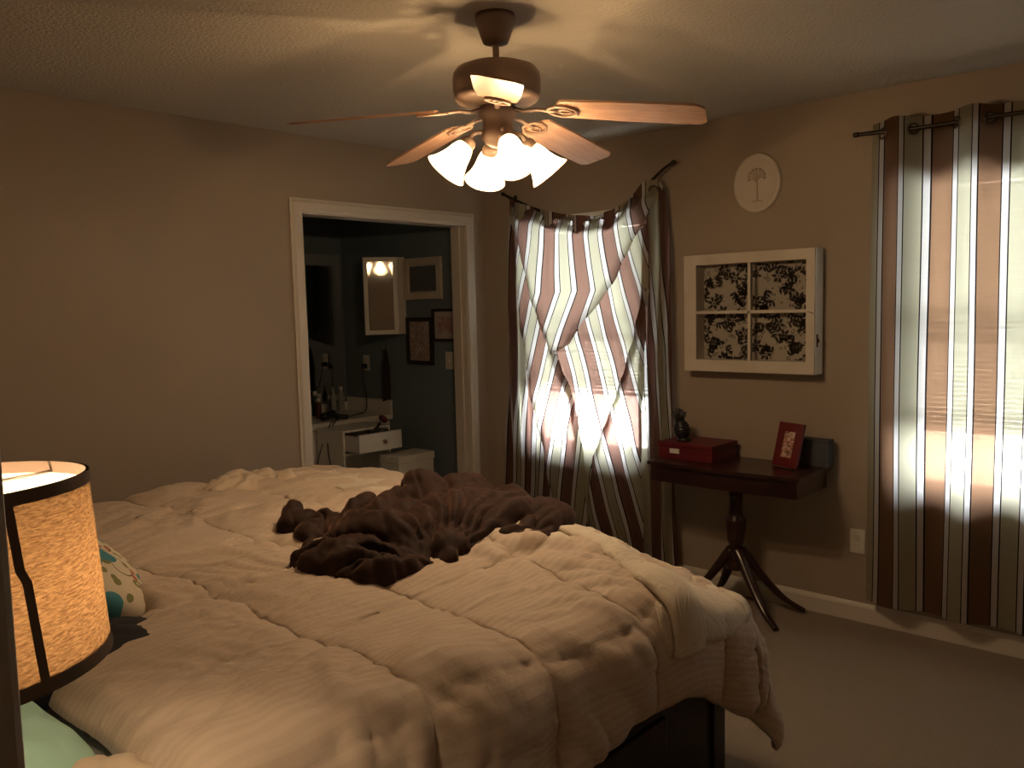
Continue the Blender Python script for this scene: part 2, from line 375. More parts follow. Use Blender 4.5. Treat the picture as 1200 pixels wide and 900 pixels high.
def make_fan():
    root = empty('ceiling_fan', (FC.x, FC.y, 2.44))
    tag(root, 'bronze five bladed ceiling fan with lit bell glass lamps', 'ceiling fan')
    MB().lathe([(.001, 0), (.063, 0), (.064, -.018), (.058, -.035), (.046, -.072), (.040, -.086), (.018, -.092), (.001, -.092)]).build('canopy', M['bronze'], root)
    MB().lathe([(.0105, -.08), (.0105, -.158)], n=16).lathe([(.010, -.14), (.020, -.145), (.024, -.158), (.024, -.17)], n=20).build('downrod', M['bronze'], root)
    MB().lathe([(.001, -.150), (.05, -.152), (.10, -.157), (.128, -.168), (.138, -.182), (.141, -.20), (.141, -.235), (.136, -.250), (.138, -.256), (.128, -.268), (.100, -.276), (.055, -.284), (.001, -.286)], n=56).build('motor_housing', M['bronze'], root)
    MB().lathe([(.001, -.280), (.055, -.282), (.060, -.300), (.060, -.315), (.048, -.325), (.048, -.352), (.055, -.362), (.055, -.385), (.040, -.400), (.018, -.412), (.001, -.414)], n=40).build('switch_housing', M['bronze'], root)
    for k in range(5):
        a = R(-65 + 72 * k); rm = Matrix.Rotation(a, 4, 'Z')
        # blade: rounded plank, pitched 12 degrees, drooping a little
        n = 26; z0 = -.300
        def bl(r): return Matrix.Translation((0, 0, z0 - .070 * (r - .12))) 
        outline = []
        L0, L1 = .205, .655
        for i in range(n + 1):
            s_ = i / n; r = lerp(L0, L1, s_)
            wd = lerp(.058, .066, sst(0, .5, s_))
            if s_ > .93: wd *= math.sqrt(max(0.0, 1 - ((s_ - .93) / .07) ** 2 * .55))
            if s_ < .06: wd *= math.sqrt(max(0.0, 1 - ((.06 - s_) / .06) ** 2 * .6))
            outline.append((r, wd))
        vs = []; fs = []
        for (r, wd) in outline:
            for sgn in (-1, 1):
                for dz in (.0035, -.0035):
                    y = sgn * wd; z = z0 - .13 * (r - .14) - y * math.tan(R(12)) + dz
                    vs.append(rm @ Vector((r, y, z)))
        for i in range(n):
            b_ = i * 4; c_ = b_ + 4
            fs += [(b_, b_ + 2, c_ + 2, c_), (b_ + 1, c_ + 1, c_ + 3, b_ + 3), (b_, c_, c_ + 1, b_ + 1), (b_ + 2, b_ + 3, c_ + 3, c_ + 2)]
        fs += [(0, 1, 3, 2), (n * 4, n * 4 + 2, n * 4 + 3, n * 4 + 1)]
        me = MB().add([rm.inverted() @ v for v in vs], fs)
        bo = me.build('blade', M['blade'], root); bo.rotation_euler = (0, 0, a)
        # bracket: arm and scrolled openwork plate under the blade
        ib = MB()
        def P(r, y): return Vector((r, y, z0 - .13 * (r - .14) - y * math.tan(R(12)) - .008))
        ib.tube([(.045, 0, -.292), (.09, 0, -.306), (.13, 0, -.304), P(.17, 0), P(.21, 0)], [.012, .010, .009, .009, .008], 10, flat=.6)
        for sg in (-1, 1):
            ib.tube([P(.165, 0), P(.178, sg * .022), P(.205, sg * .036), P(.235, sg * .034), P(.258, sg * .018), P(.262, 0)], .0055, 8)
            ib.tube([P(.20, 0), P(.215, sg * .012), P(.235, sg * .012), P(.25, 0)], .0045, 8)
        ib.build('blade_bracket', M['bronze'], root).rotation_euler = (0, 0, a)
    for k, deg in enumerate((149, 239, 329, 59)):
        a = R(deg); rm = Matrix.Rotation(a, 4, 'Z')
        arm = MB().tube([rm @ Vector(p) for p in curve_pts([(.035, 0, -.372), (.060, 0, -.366), (.082, 0, -.372), (.096, 0, -.395)], 14)], .0075, 10)
        # bell shade: axis tilted outward 42 degrees from straight down
        tilt = R(40); A = rm @ Matrix.Translation((.098, 0, -.398)) @ Matrix.Rotation(-tilt, 4, 'Y') @ Matrix.Rotation(PI, 4, 'X')
        arm.lathe([(.001, -.012), (.020, -.010), (.026, .0), (.026, .016), (.022, .022), (.001, .022)], A, 24)
        arm.build('lamp_arm', M['bronze'], root)
        prof = [(.024, .012), (.030, .022), (.036, .040), (.040, .060), (.047, .082), (.058, .104), (.070, .120)]
        inner = [(r - .0025, z + .0005) for r, z in prof][::-1]
        sh = MB().lathe(prof, A, 40).build('glass_shade', M['shade_glass'], root)
        bb = MB().lathe([(.001, .018), (.011, .022), (.013, .030), (.019, .040), (.023, .052), (.021, .064), (.012, .073), (.001, .076)], A, 20)
        bb.build('light_bulb', M['bulb'], root)
        ld = bpy.data.lights.new('fan_lamp_light', 'POINT'); ld.energy = FAN_W; ld.color = WARM; ld.shadow_soft_size = .013
        lo = bpy.data.objects.new('fan_lamp_light', ld); lo.location = A @ Vector((0, 0, .090)); link(lo, root)
    MB().tube([(.04, .02, -.39), (.042, .021, -.47)], .0012, 6).lathe([(.001, 0), (.005, .004), (.006, .014), (.001, .022)], Matrix.Translation((.042, .021, -.492)), 12).build('pull_chain', M['steel'], root)
    return root
make_fan()

# ------------------------------------------------------------ bed
BX0, BX1, BY0, BY1 = -3.98, -1.655, -.60, -2.592
bed = empty('bed', ((BX0 + BX1) / 2, (BY0 + BY1) / 2, 0))
tag(bed, 'king size bed with a black wooden storage base', 'bed')
L = bed.location
def bb_(name, lo, hi, mt, bev=.006, seg=2):
    o = MB().box([lo[i] - L[i] for i in range(3)], [hi[i] - L[i] for i in range(3)], bev, seg=seg).build(name, mt, bed); return o
bb_('bed_base', (BX0 + .06, BY1 + .012, .0), (BX1 - .012, BY0 - .01, .40), M['black'])
for x_ in (-3.2, -2.35):
    o = bb_('drawer', (x_ - .36, BY1 + .001, .06), (x_ + .36, BY1 + .02, .36), M['black'], .004)
for y_ in (BY1 + .001, BY0 - .06):
    bb_('corner_post', (BX1 - .07, y_, 0), (BX1 + .001, y_ + .07, .44), M['black'], .004)
bb_('mattress', (BX0 + .07, BY1 + .02, .40), (BX1 - .02, BY0 - .02, .66), M['white'], .05, 4)
bb_('headboard', (BX0 - .05, BY1 - .02, 0), (BX0 + .05, BY0 + .02, 1.15), M['black'], .01)

# cloth laid over the bed: a = overhang past the foot, b = overhang past the near side, c = past the far side
RC = .085
XF, YNR, YFR = -1.735, -2.595, -.66
def top_z(x, y):
    z = .785
    z -= .15 * sst(-2.15, -1.60, x) * sst(-1.35, -2.60, y)      # sinks toward the near foot corner
    z -= .05 * sst(-2.1, -2.6, y) * sst(-3.4, -2.2, x)
    z += .012 * N3(x * 1.7, y * 1.7, 3.1)
    z -= .03 * sst(-1.9, -1.62, x) * (1 - sst(-1.35, -2.6, y))
    return z
def prof_out(r):
    if r <= 0: return 0., 0.
    if r < RC * PI / 2: t = r / RC; return RC * math.sin(t), RC * (1 - math.cos(t))
    return RC + .03 * (r - RC * PI / 2), RC + (r - RC * PI / 2)
def drape(u, v, corner_fold=True, square=False):
    """cloth coordinates in metres -> point on the bed; u along x, v along y"""
    a = u - XF; b = YNR - v; c = v - YFR
    x = min(u, XF); y = max(min(v, YFR), YNR)
    flare = lambda r: .045 * sst(.05, .35, r)
    if b > 0 and a > 0:
        r = math.hypot(a, b) if not square else (a ** 4 + b ** 4) ** .25
        ph = math.atan2(b, a); o, d = prof_out(r)
        k = sst(.06, .40, r)
        if corner_fold:
            o += k * (.035 * math.exp(-((ph - R(30)) / R(18)) ** 2) - .05 * math.exp(-((ph - R(62)) / R(11)) ** 2) + .012 * math.sin(ph * 9))
        o += flare(r) * math.cos(ph) ** 2
        x += o * math.cos(ph); y -= o * math.sin(ph)
    elif a > 0 and c > 0:
        r = math.hypot(a, c); ph = math.atan2(c, a); o, d = prof_out(r); o += flare(r) * math.cos(ph) ** 2; x += o * math.cos(ph); y += o * math.sin(ph)
    elif b > 0:
        o, d = prof_out(b); y -= o
    elif a > 0:
        o, d = prof_out(a); x += o + flare(a)
    elif c > 0:
        o, d = prof_out(c); y += o
    else: d = 0
    return Vector((x, y, top_z(min(u, XF), max(min(v, YFR), YNR)) - d))
def normal_of(fn, u, v, e=.006):
    p = fn(u, v); n = (fn(u + e, v) - p).cross(fn(u, v + e) - p)
    return n.normalized() if n.length > 1e-12 else Vector((0, 0, 1))

SQ = .37
def fold(x, w=.5):           # rounded ridge with a sharp valley
    return abs(math.sin(PI * x)) ** w
def comf_h(u, v):
    """puff of the boxed quilting plus soft creases, in metres"""
    wu = u + .05 * N3(u * 1.8, v * 1.8, 9.) + .010 * N3(u * 7, v * 7, 2.); wv = v + .05 * N3(u * 1.8, v * 1.8, 19.) + .010 * N3(u * 7, v * 7, 5.)
    pu = fold(wu / SQ + .10, .38); pv = fold((wv + 2.665) / SQ, .38)
    h = .017 * min(pu, pv) + .009 * pu * pv
    for k, (an, f1, f2, amp, th) in enumerate(((.35, 1.5, 5.0, .020, 2.6), (1.25, 1.8, 6.5, .017, 2.8), (-.55, 2.0, 8.5, .012, 3.0), (.9, 3.2, 15., .009, 3.0), (-.2, 3.5, 18., .008, 3.0))):
        c_, s_ = math.cos(an), math.sin(an); w1 = .16 * N3(u * 1.6, v * 1.6, 30. + k)
        du = u * c_ - v * s_; dv = u * s_ + v * c_ + w1
        msk = sst(-.10, .32, N3(u * 1.5 + 7 * k, v * 1.5, 61. + k))
        h += amp * max(0, 1 - abs(N3(du * f1, dv * f2, 7. + k)) * th) ** 1.5 * msk
    h += .009 * N3(u * 3.2, v * 3.2, 71.)
    ed = sst(.35, .95, 1 - min(pu, pv)); h += .006 * ed * N3(u * 20, v * 20, 81.)
    return h
def hem_near(u):
    return .262 + .045 * sst(-2.15, -1.70, u) + .06 * sst(-2.5, -3.1, u) + .012 * math.sin(u * 9.0) + .016 * N3(u * 3, 0, 5.) + .02 * abs(math.sin(u * 6.5 + .4)) 
def build_comforter():
    nu, nv = 250, 250
    U0, U1 = -3.15, XF + .335
    V1 = YFR + .32
    def uvmap(s, t):
        v_top = lerp(V1, YNR - hem_near(lerp(U0, U1, s)), t)
        hb = U0 + .03 - .26 * sst(-1.88, -2.12, v_top) + .06 * N3(v_top * 3, 1., 1.) + .12 * sst(-1.2, -.6, v_top) * 0 - .5 * sst(-1.15, -.95, v_top)
        u = lerp(hb, U1 - .03 * math.sin(v_top * 7), s)
        v = lerp(V1, YNR - hem_near(u), t)
        return u, v
    def fn(s, t):
        u, v = uvmap(s, t); p = drape(u, v); n = normal_of(drape, u, v)
        e = min(s, 1 - s) * 3.0; e2 = min(t, 1 - t) * 2.6
        edge = clamp(min(e, e2) / .05) ** .5
        h = comf_h(u, v) * (.25 + .75 * edge) + .012
        b = YNR - v; a = u - XF
        if b > .12:   # hanging folds
            k = sst(.12, .34, b); wv = math.sin(u * 17 + 2.5 * N3(u * 2.2, 0, 3.)) + .5 * math.sin(u * 31 + 1); p += Vector((0, -1, 0)) * (.014 * k * wv)
        if a > .12 and b <= 0:
            k = sst(.12, .34, a); p += Vector((1, 0, 0)) * (.016 * k * math.sin(v * 15))
        if s < .02: h += .02 * (1 - s / .02) - .05 * (1 - s / .02) ** 2
        return p + n * h
    mb = MB().grid(fn, nu, nv, uvfn=lambda s, t: uvmap(s, t))
    o = mb.build('comforter', M['comf'])
    md = o.modifiers.new('thickness', 'SOLIDIFY'); md.thickness = .02; md.offset = -1
    return o
def comforter_mat():
    mt = mat('cream_satin_stripe_cloth', (.60, .47, .35), .7, spec=.25, sheen=.15); nt = mt.node_tree; b = nt.nodes['Principled BSDF']
    uv = nt.nodes.new('ShaderNodeUVMap'); sp = nt.nodes.new('ShaderNodeSeparateXYZ'); nt.links.new(uv.outputs[0], sp.inputs[0])
    mm = nt.nodes.new('ShaderNodeMath'); mm.operation = 'MULTIPLY'; mm.inputs[1].default_value = 2 * PI / .019; nt.links.new(sp.outputs['Y'], mm.inputs[0])
    sn = nt.nodes.new('ShaderNodeMath'); sn.operation = 'SINE'; nt.links.new(mm.outputs[0], sn.inputs[0])
    rp = nt.nodes.new('ShaderNodeMapRange'); rp.inputs[1].default_value = -.3; rp.inputs[2].default_value = .3; nt.links.new(sn.outputs[0], rp.inputs[0])
    mx = nt.nodes.new('ShaderNodeMix'); mx.data_type = 'RGBA'; mx.inputs[6].default_value = (.575, .46, .36, 1); mx.inputs[7].default_value = (.61, .495, .39, 1)
    nt.links.new(rp.outputs[0], mx.inputs[0]); nt.links.new(mx.outputs[2], b.inputs['Base Color'])
    m2 = nt.nodes.new('ShaderNodeMapRange'); m2.inputs[3].default_value = .72; m2.inputs[4].default_value = .55; nt.links.new(rp.outputs[0], m2.inputs[0]); nt.links.new(m2.outputs[0], b.inputs['Roughness'])
    nz = nt.nodes.new('ShaderNodeTexNoise'); nz.inputs['Scale'].default_value = 26; nz.inputs['Detail'].default_value = 6; nz.inputs['Distortion'].default_value = 1.2
    ad = nt.nodes.new('ShaderNodeMath'); ad.operation = 'MULTIPLY_ADD'; ad.inputs[1].default_value = .10; nt.links.new(rp.outputs[0], ad.inputs[0]); nt.links.new(nz.outputs[0], ad.inputs[2])
    bp = nt.nodes.new('ShaderNodeBump'); bp.inputs['Strength'].default_value = .35; bp.inputs['Distance'].default_value = .008
    nt.links.new(uv.outputs[0], nz.inputs[0]); nt.links.new(ad.outputs[0], bp.inputs['Height']); nt.links.new(bp.outputs[0], b.inputs['Normal'])
    return mt
M['comf'] = comforter_mat()
tag(build_comforter(), 'cream striped quilted comforter spread over the whole bed', 'comforter')

# coverlet across the foot
def matelasse():
    mt = mat('cream_matelasse_cloth', (.70, .62, .50), .85, spec=.15, sheen=.2); nt = mt.node_tree; b = nt.nodes['Principled BSDF']
    uv = nt.nodes.new('ShaderNodeUVMap')
    nz = nt.nodes.new('ShaderNodeTexNoise'); nz.inputs['Scale'].default_value = 9; nz.inputs['Detail'].default_value = 1; nz.inputs['Distortion'].default_value = 2.6
    wv = nt.nodes.new('ShaderNodeMath'); wv.operation = 'MULTIPLY'; wv.inputs[1].default_value = 42; nt.links.new(nz.outputs[0], wv.inputs[0])
    sn = nt.nodes.new('ShaderNodeMath'); sn.operation = 'SINE'; nt.links.new(wv.outputs[0], sn.inputs[0])
    bp = nt.nodes.new('ShaderNodeBump'); bp.inputs['Strength'].default_value = .25; bp.inputs['Distance'].default_value = .003
    nt.links.new(uv.outputs[0], nz.inputs[0]); nt.links.new(sn.outputs[0], bp.inputs['Height']); nt.links.new(bp.outputs[0], b.inputs['Normal'])
    return mt
M['mate'] = matelasse()
def cov_shape(u, v):
    p = drape(u, v, False, True); n = normal_of(lambda a_, b_: drape(a_, b_, False, True), u, v)
    sm = 0.
    for dx, dy in ((0, 0), (.09, 0), (-.09, 0), (0, .09), (0, -.09)): sm += comf_h(u + dx, v + dy)
    rid = max(0, 1 - abs(N3(u * 2.5 + 3, v * 5, 3.)) * 2.3) ** 2
    return p, n, sm / 5 * .75 + .026 + .010 * rid
def build_coverlet():
    V1 = YFR + .20
    def uvm(s, t):
        v = lerp(V1, YNR - .15, t)
        ul = -2.06 + .10 * N3(v * 2, 0, 8.) - .22 * sst(-2.45, -2.78, v) + .14 * sst(-1.0, -.6, v)
        u = lerp(ul, XF + .20, s)
        v2 = lerp(V1, YNR - .145 + .075 * sst(-2.1, -1.6, u) + .010 * math.sin(u * 11), t)
        return u, v2
    def fn(s, t):
        u, v = uvm(s, t); p, n, h = cov_shape(u, v)
        h *= .80 + .20 * clamp(min(s, 1 - s) * 10) ** .5
        return p + n * (h + .004)
    o = MB().grid(fn, 110, 190, uvfn=uvm).build('coverlet', M['mate'])
    md = o.modifiers.new('thickness', 'SOLIDIFY'); md.thickness = .012; md.offset = 0
    # the hem folded back on itself near the corner
    def f2(s, t):
        v = lerp(-2.20, YNR - .150, t); c = -2.02 - .05 * N3(v * 3, 0, 2.) - .10 * sst(-2.35, -2.78, v)
        wd = .045 + .02 * sst(-2.3, -2.7, v)
        u = c + (s - .5) * 2 * wd; p, n, h = cov_shape(u, v)
        return p + n * (h + .012 + .020 * math.sqrt(max(0., 1 - (2 * s - 1) ** 2)) * sst(0, .12, t))
    g = MB().grid(f2, 14, 60, uvfn=lambda s, t: (s * .12, t * .6)).build('folded_hem', M['mate'], o)
    md = g.modifiers.new('thickness', 'SOLIDIFY'); md.thickness = .010; md.offset = 0
    return o
tag(build_coverlet(), 'thin cream quilted coverlet laid across the foot of the bed', 'coverlet')

# crumpled cloth heaps: blobs joined by voxel remesh, then creased
def blob(mb, c, r, rz=0., ry=0., n=20):
    Mx = Matrix.Translation(c) @ Matrix.Rotation(rz, 4, 'Z') @ Matrix.Rotation(ry, 4, 'Y') @ Matrix.Diagonal((*r, 1))
    prof = [(math.sin(PI * i / n), -math.cos(PI * i / n)) for i in range(n + 1)]
    prof[0] = (.001, -1); prof[-1] = (.001, 1)
    return mb.lathe(prof, Mx, n * 2, close=True)
def heap(name, mb, mt, voxel, crease, floor_fn, smooth_it=6):
    o = mb.build(name + '_raw', mt)
    r_ = o.modifiers.new('r', 'REMESH'); r_.mode = 'VOXEL'; r_.voxel_size = voxel
    s_ = o.modifiers.new('s', 'SMOOTH'); s_.iterations = smooth_it; s_.factor = .6
    dg = bpy.context.evaluated_depsgraph_get(); ev = o.evaluated_get(dg); me = bpy.data.meshes.new_from_object(ev)
    bpy.data.objects.remove(o)
    me.name = name
    nrm = [v.normal.copy() for v in me.vertices]
    for v, n in zip(me.vertices, nrm):
        v.co += n * crease(v.co, n)
        fz = floor_fn(v.co.x, v.co.y)
        if v.co.z < fz: v.co.z = fz
    for p in me.polygons: p.use_smooth = True
    if not me.materials: me.materials.append(mt)
    me.update()
    o2 = bpy.data.objects.new(name, me); link(o2)
    return o2
M['brown'] = mat('brown_velvet_plush', (.022, .010, .007), .75, spec=.2, sheen=.30, noise_col=(30, (.038, .018, .012), 1), bump=(260, .3, .002))
M['brown'].node_tree.nodes['Principled BSDF'].inputs['Sheen Tint'].default_value = (.75, .42, .30, 1)
def brown_crease(c, n):
    x, y, z = c; a = 0
    ctr = Vector((-2.46, -2.22)); d = Vector((x, y)) - ctr; ang = math.atan2(d.y, d.x); rr = d.length      # folds gather toward the near side
    wob = .5 * N3(x * 4, y * 4, 2.)
    m_ = sst(.60, .30, rr)
    f1 = min(1, abs(N3(ang * 4.2 + wob, rr * 1.6, 5.)) * 2.6) ** .6; m_ *= sst(.07, .20, rr)
    du, dv = x * .55 + y * .83, -x * .83 + y * .55
    f2 = min(1, abs(N3(du * 2.2, dv * 8.5 + wob, 8. + z * 2)) * 2.6) ** .6
    f3 = min(1, abs(N3(du * 7 + wob, dv * 24, 3. + z * 6)) * 2.6) ** .6
    up_ = .30 + .70 * clamp(n.z)
    return up_ * (.046 * lerp(f2, f1, m_) - .034) + .008 * f3 - .004
BZ = lambda x, y: top_z(x, y) + .020
FOLDS = [([(-2.696, -1.885, 0.836), (-2.694, -1.994, 0.843), (-2.671, -2.105, 0.846), (-2.599, -2.149, 0.843), (-2.481, -2.145, 0.836)], 0.05, 0.045),
    ([(-2.676, -1.911, 0.857), (-2.659, -1.993, 0.872), (-2.654, -2.106, 0.872), (-2.596, -2.157, 0.864), (-2.488, -2.154, 0.857)], 0.045, 0.03),
    ([(-2.534, -1.579, 0.836), (-2.501, -1.545, 0.864), (-2.464, -1.514, 0.893), (-2.438, -1.511, 0.9)], 0.035, 0.024),
    ([(-2.51, -1.586, 0.836), (-2.471, -1.585, 0.864), (-2.432, -1.583, 0.872), (-2.428, -1.66, 0.879)], 0.035, 0.035),
    ([(-2.416, -1.657, 0.872), (-2.346, -1.682, 0.886), (-2.26, -1.665, 0.9)], 0.035, 0.035),
    ([(-2.482, -1.942, 0.886), (-2.402, -1.856, 0.908), (-2.272, -1.746, 0.922), (-2.159, -1.702, 0.929)], 0.03, 0.035),
    ([(-2.149, -1.663, 0.922), (-2.102, -1.714, 0.929), (-2.067, -1.776, 0.922), (-2.0, -1.829, 0.908)], 0.045, 0.045),
    ([(-2.061, -1.675, 0.936), (-2.046, -1.691, 0.947), (-2.026, -1.701, 0.936)], 0.026, 0.024),
    ([(-2.064, -1.772, 0.908), (-1.968, -1.845, 0.9), (-1.945, -1.964, 0.886), (-1.954, -2.06, 0.872)], 0.055, 0.045),
    ([(-2.099, -1.951, 0.893), (-2.044, -2.032, 0.886), (-2.018, -2.137, 0.872), (-2.003, -2.195, 0.85)], 0.055, 0.05),
    ([(-2.184, -2.067, 0.872), (-2.106, -2.121, 0.872), (-2.068, -2.2, 0.857), (-2.026, -2.219, 0.843)], 0.055, 0.048),
    ([(-2.243, -2.134, 0.85), (-2.183, -2.19, 0.85), (-2.109, -2.224, 0.843), (-2.046, -2.221, 0.836)], 0.05, 0.045),
    ([(-2.254, -2.123, 0.828), (-2.218, -2.171, 0.828), (-2.153, -2.213, 0.828)], 0.035, 0.03),
    ([(-2.496, -2.161, 0.836), (-2.47, -2.194, 0.836), (-2.419, -2.189, 0.836)], 0.035, 0.03),
    ([(-2.411, -1.728, 0.85), (-2.484, -1.943, 0.857), (-2.472, -2.041, 0.857)], 0.05, 0.05)]
bw = MB()
for P_, ra, rb_ in FOLDS:
    c_ = curve_pts(P_, 22); n_ = len(c_) - 1
    bw.tube(c_, [lerp(ra, rb_, i / n_) * (.55 + .45 * math.sqrt(max(0, 1 - (2 * i / n_ - 1) ** 6))) for i in range(n_ + 1)], 16)
for c, r, rz in (((-2.40, -1.92, .865), (.21, .19, .075), R(-40)), ((-2.22, -1.95, .87), (.22, .19, .085), R(-45)), ((-2.52, -2.03, .845), (.17, .10, .055), R(-35)), ((-2.10, -1.78, .86), (.21, .15, .085), R(-55)), ((-2.46, -1.72, .85), (.13, .10, .055), 0), ((-2.06, -2.04, .86), (.23, .18, .078), R(-50)), ((-1.98, -2.08, .85), (.12, .10, .055), 0), ((-2.36, -2.10, .85), (.15, .10, .055), R(0))):
    blob(bw, c, r, rz)
bw.prism([(-2.64, -1.80), (-2.67, -1.87), (-2.67, -1.97), (-2.65, -2.06), (-2.55, -2.11), (-2.47, -2.14), (-2.42, -2.19), (-2.35, -2.19), (-2.26, -2.19), (-2.18, -2.21), (-2.08, -2.22), (-1.99, -2.20), (-1.92, -2.13), (-1.88, -1.95), (-1.84, -1.75), (-1.83, -1.62), (-1.88, -1.53), (-2.0, -1.45), (-2.2, -1.55), (-2.45, -1.66)][::-1], Matrix.Translation((0, 0, .74)), .128)
tag(heap('blanket', bw, M['brown'], .007, brown_crease, BZ, 14), 'dark brown plush throw blanket crumpled in a heap on the bed', 'blanket')

M['cream'] = mat('cream_jersey_cloth', (.62, .50, .37), .85, sheen=.2, bump=(200, .2, .002))
def small_crease(c, n):
    x, y, z = c
    wob = .5 * N3(x * 6, y * 6, 2.); du, dv = x * .8 + y * .6, -x * .6 + y * .8
    f = min(1, abs(N3(du * 7, dv * 17 + wob, 8. + z * 4)) * 2.6) ** .6; g = min(1, abs(N3(du * 18, dv * 34 + wob, 3. + z * 9)) * 2.6) ** .7
    return .026 * f + .007 * g - .018
cw = MB()
for c, r, rz in [((-2.30, -.80, .83), (.13, .11, .042), .3), ((-2.20, -.74, .835), (.12, .09, .040), .8), ((-2.10, -.74, .83), (.12, .07, .035), 1.0), ((-2.36, -.86, .82), (.07, .07, .04), 0), ((-2.06, -.84, .83), (.05, .05, .035), 0)]:
    blob(cw, c, r, rz)
tag(heap('rumpled_shirt', cw, M['cream'], .009, small_crease, BZ, 3), 'small rumpled cream cloth lying on the far side of the bed', 'clothing')

# pillows
def pillow(name, c, size, rot, mt, label, wr=.006, seed=0.):
    """c centre, size = full length, width, thickness"""
    a, b, t = [s / 2 for s in size]; Mx = Matrix.Translation(c) @ Matrix.Rotation(rot[2], 4, 'Z') @ Matrix.Rotation(rot[1], 4, 'Y') @ Matrix.Rotation(rot[0], 4, 'X')
    mb = MB(); n = 44
    def fn(sgn):
        def f(u, v):
            x, y = 2 * u - 1, 2 * v - 1
            k = (max(0, 1 - x * x) ** .42) * (max(0, 1 - y * y) ** .42)
            pinch = 1 - .07 * (x * x) * (1 - y * y) * 0 - .06 * (1 - abs(x) ** 2) * abs(y) ** 4 - .0
            px = a * x * (1 - .05 * (1 - y * y) * abs(x) ** 6) * (1 - .10 * y ** 6); py = b * y * (1 - .05 * (1 - x * x) * abs(y) ** 6) * (1 - .10 * x ** 6)
            w_ = wr * (N3(x * 3 + seed, y * 3, sgn) + .6 * N3(x * 8 + seed, y * 6, sgn + 4)) * k
            return Mx @ Vector((px, py, sgn * t * k + w_))
        return f
    mb.grid(fn(1), n, n); b0 = len(mb.v); mb.grid(fn(-1), n, n)
    o = mb.build(name, mt)
    bm = bmesh.new(); bm.from_mesh(o.data); bmesh.ops.remove_doubles(bm, verts=bm.verts, dist=.0008); bmesh.ops.recalc_face_normals(bm, faces=bm.faces); bm.to_mesh(o.data); bm.free()
    place(o, c)
    return tag(o, label, 'pillow')
def floral_mat():
    mt = mat('floral_print_cotton', (.66, .58, .44), .8); nt = mt.node_tree; b = nt.nodes['Principled BSDF']
    uv = nt.nodes.new('ShaderNodeTexCoord'); mp = nt.nodes.new('ShaderNodeMapping'); nt.links.new(uv.outputs['UV'], mp.inputs[0])
    prev = None
    # flower medallions
    def spots(scale, off, r0, r1, col, prev, rnd=1.0):
        m_ = nt.nodes.new('ShaderNodeMapping'); m_.inputs['Location'].default_value = off; nt.links.new(uv.outputs['UV'], m_.inputs[0])
        vo = nt.nodes.new('ShaderNodeTexVoronoi'); vo.inputs['Scale'].default_value = scale; vo.inputs['Randomness'].default_value = rnd; nt.links.new(m_.outputs[0], vo.inputs[0])
        mr = nt.nodes.new('ShaderNodeMath'); mr.operation = 'COMPARE'; mr.inputs[1].default_value = (r0 + r1) / 2; mr.inputs[2].default_value = (r1 - r0) / 2
        nt.links.new(vo.outputs['Distance'], mr.inputs[0])
        mx = nt.nodes.new('ShaderNodeMix'); mx.data_type = 'RGBA'; mx.inputs[7].default_value = (*col, 1); nt.links.new(mr.outputs[0], mx.inputs[0])
        if prev: nt.links.new(prev, mx.inputs[6])
        else: mx.inputs[6].default_value = (.66, .58, .44, 1)
        return mx.outputs[2]
    prev = spots(5, (.2, .1, 0), .36, .40, (.16, .10, .04), prev)
    prev = spots(11, (.5, .3, 0), .12, .34, (.20, .20, .07), prev)
    prev = spots(9, (.1, .8, 0), -.1, .20, (.42, .09, .05), prev)
    prev = spots(4.2, (.9, .45, 0), .12, .40, (.05, .24, .30), prev)
    prev = spots(4.2, (.9, .45, 0), -.1, .12, (.50, .10, .04), prev)
    nt.links.new(prev, b.inputs['Base Color'])
    return mt
M['floral'] = floral_mat()
M['blackcloth'] = mat('black_cotton', (.008, .008, .012), .85)
M['mint'] = mat('mint_green_cotton', (.34, .56, .46), .85, bump=(120, .15, .002))
pillow('pillow', (-3.21, -1.58, .895), (.44, .62, .19), (R(4), R(28), R(-8)), M['floral'], 'cream throw pillow with flower print in teal, red and olive', seed=3)
pillow('pillow', (-3.30, -1.99, .80), (.46, .30, .13), (R(0), R(4), R(-12)), M['blackcloth'], 'black pillow in front of the flower print pillow', seed=5)
pillow('pillow', (-3.62, -1.15, .88), (.70, .48, .20), (0, R(24), R(90)), M['cream'], 'cream bed pillow against the headboard, farther back than the flower print pillow', seed=8)
pillow('pillow', (-3.66, -2.27, .83), (.42, .46, .17), (R(6), R(6), R(10)), M['mint'], 'mint green pillow at the near side below the lamp shade', seed=9, wr=.01)
cw = MB()
for c, r, rz in [((-3.44, -2.50, .765), (.12, .06, .045), -.5), ((-3.36, -2.54, .75), (.09, .06, .04), -.4), ((-3.54, -2.50, .755), (.08, .06, .045), 0), ((-3.47, -2.46, .78), (.05, .035, .03), .4)]:
    blob(cw, c, r, rz)
tag(heap('bed_sheet', cw, M['cream'], .009, small_crease, lambda x, y: .71, 3), 'bunched pale sheet edge beside the mint green pillow', 'bedding')

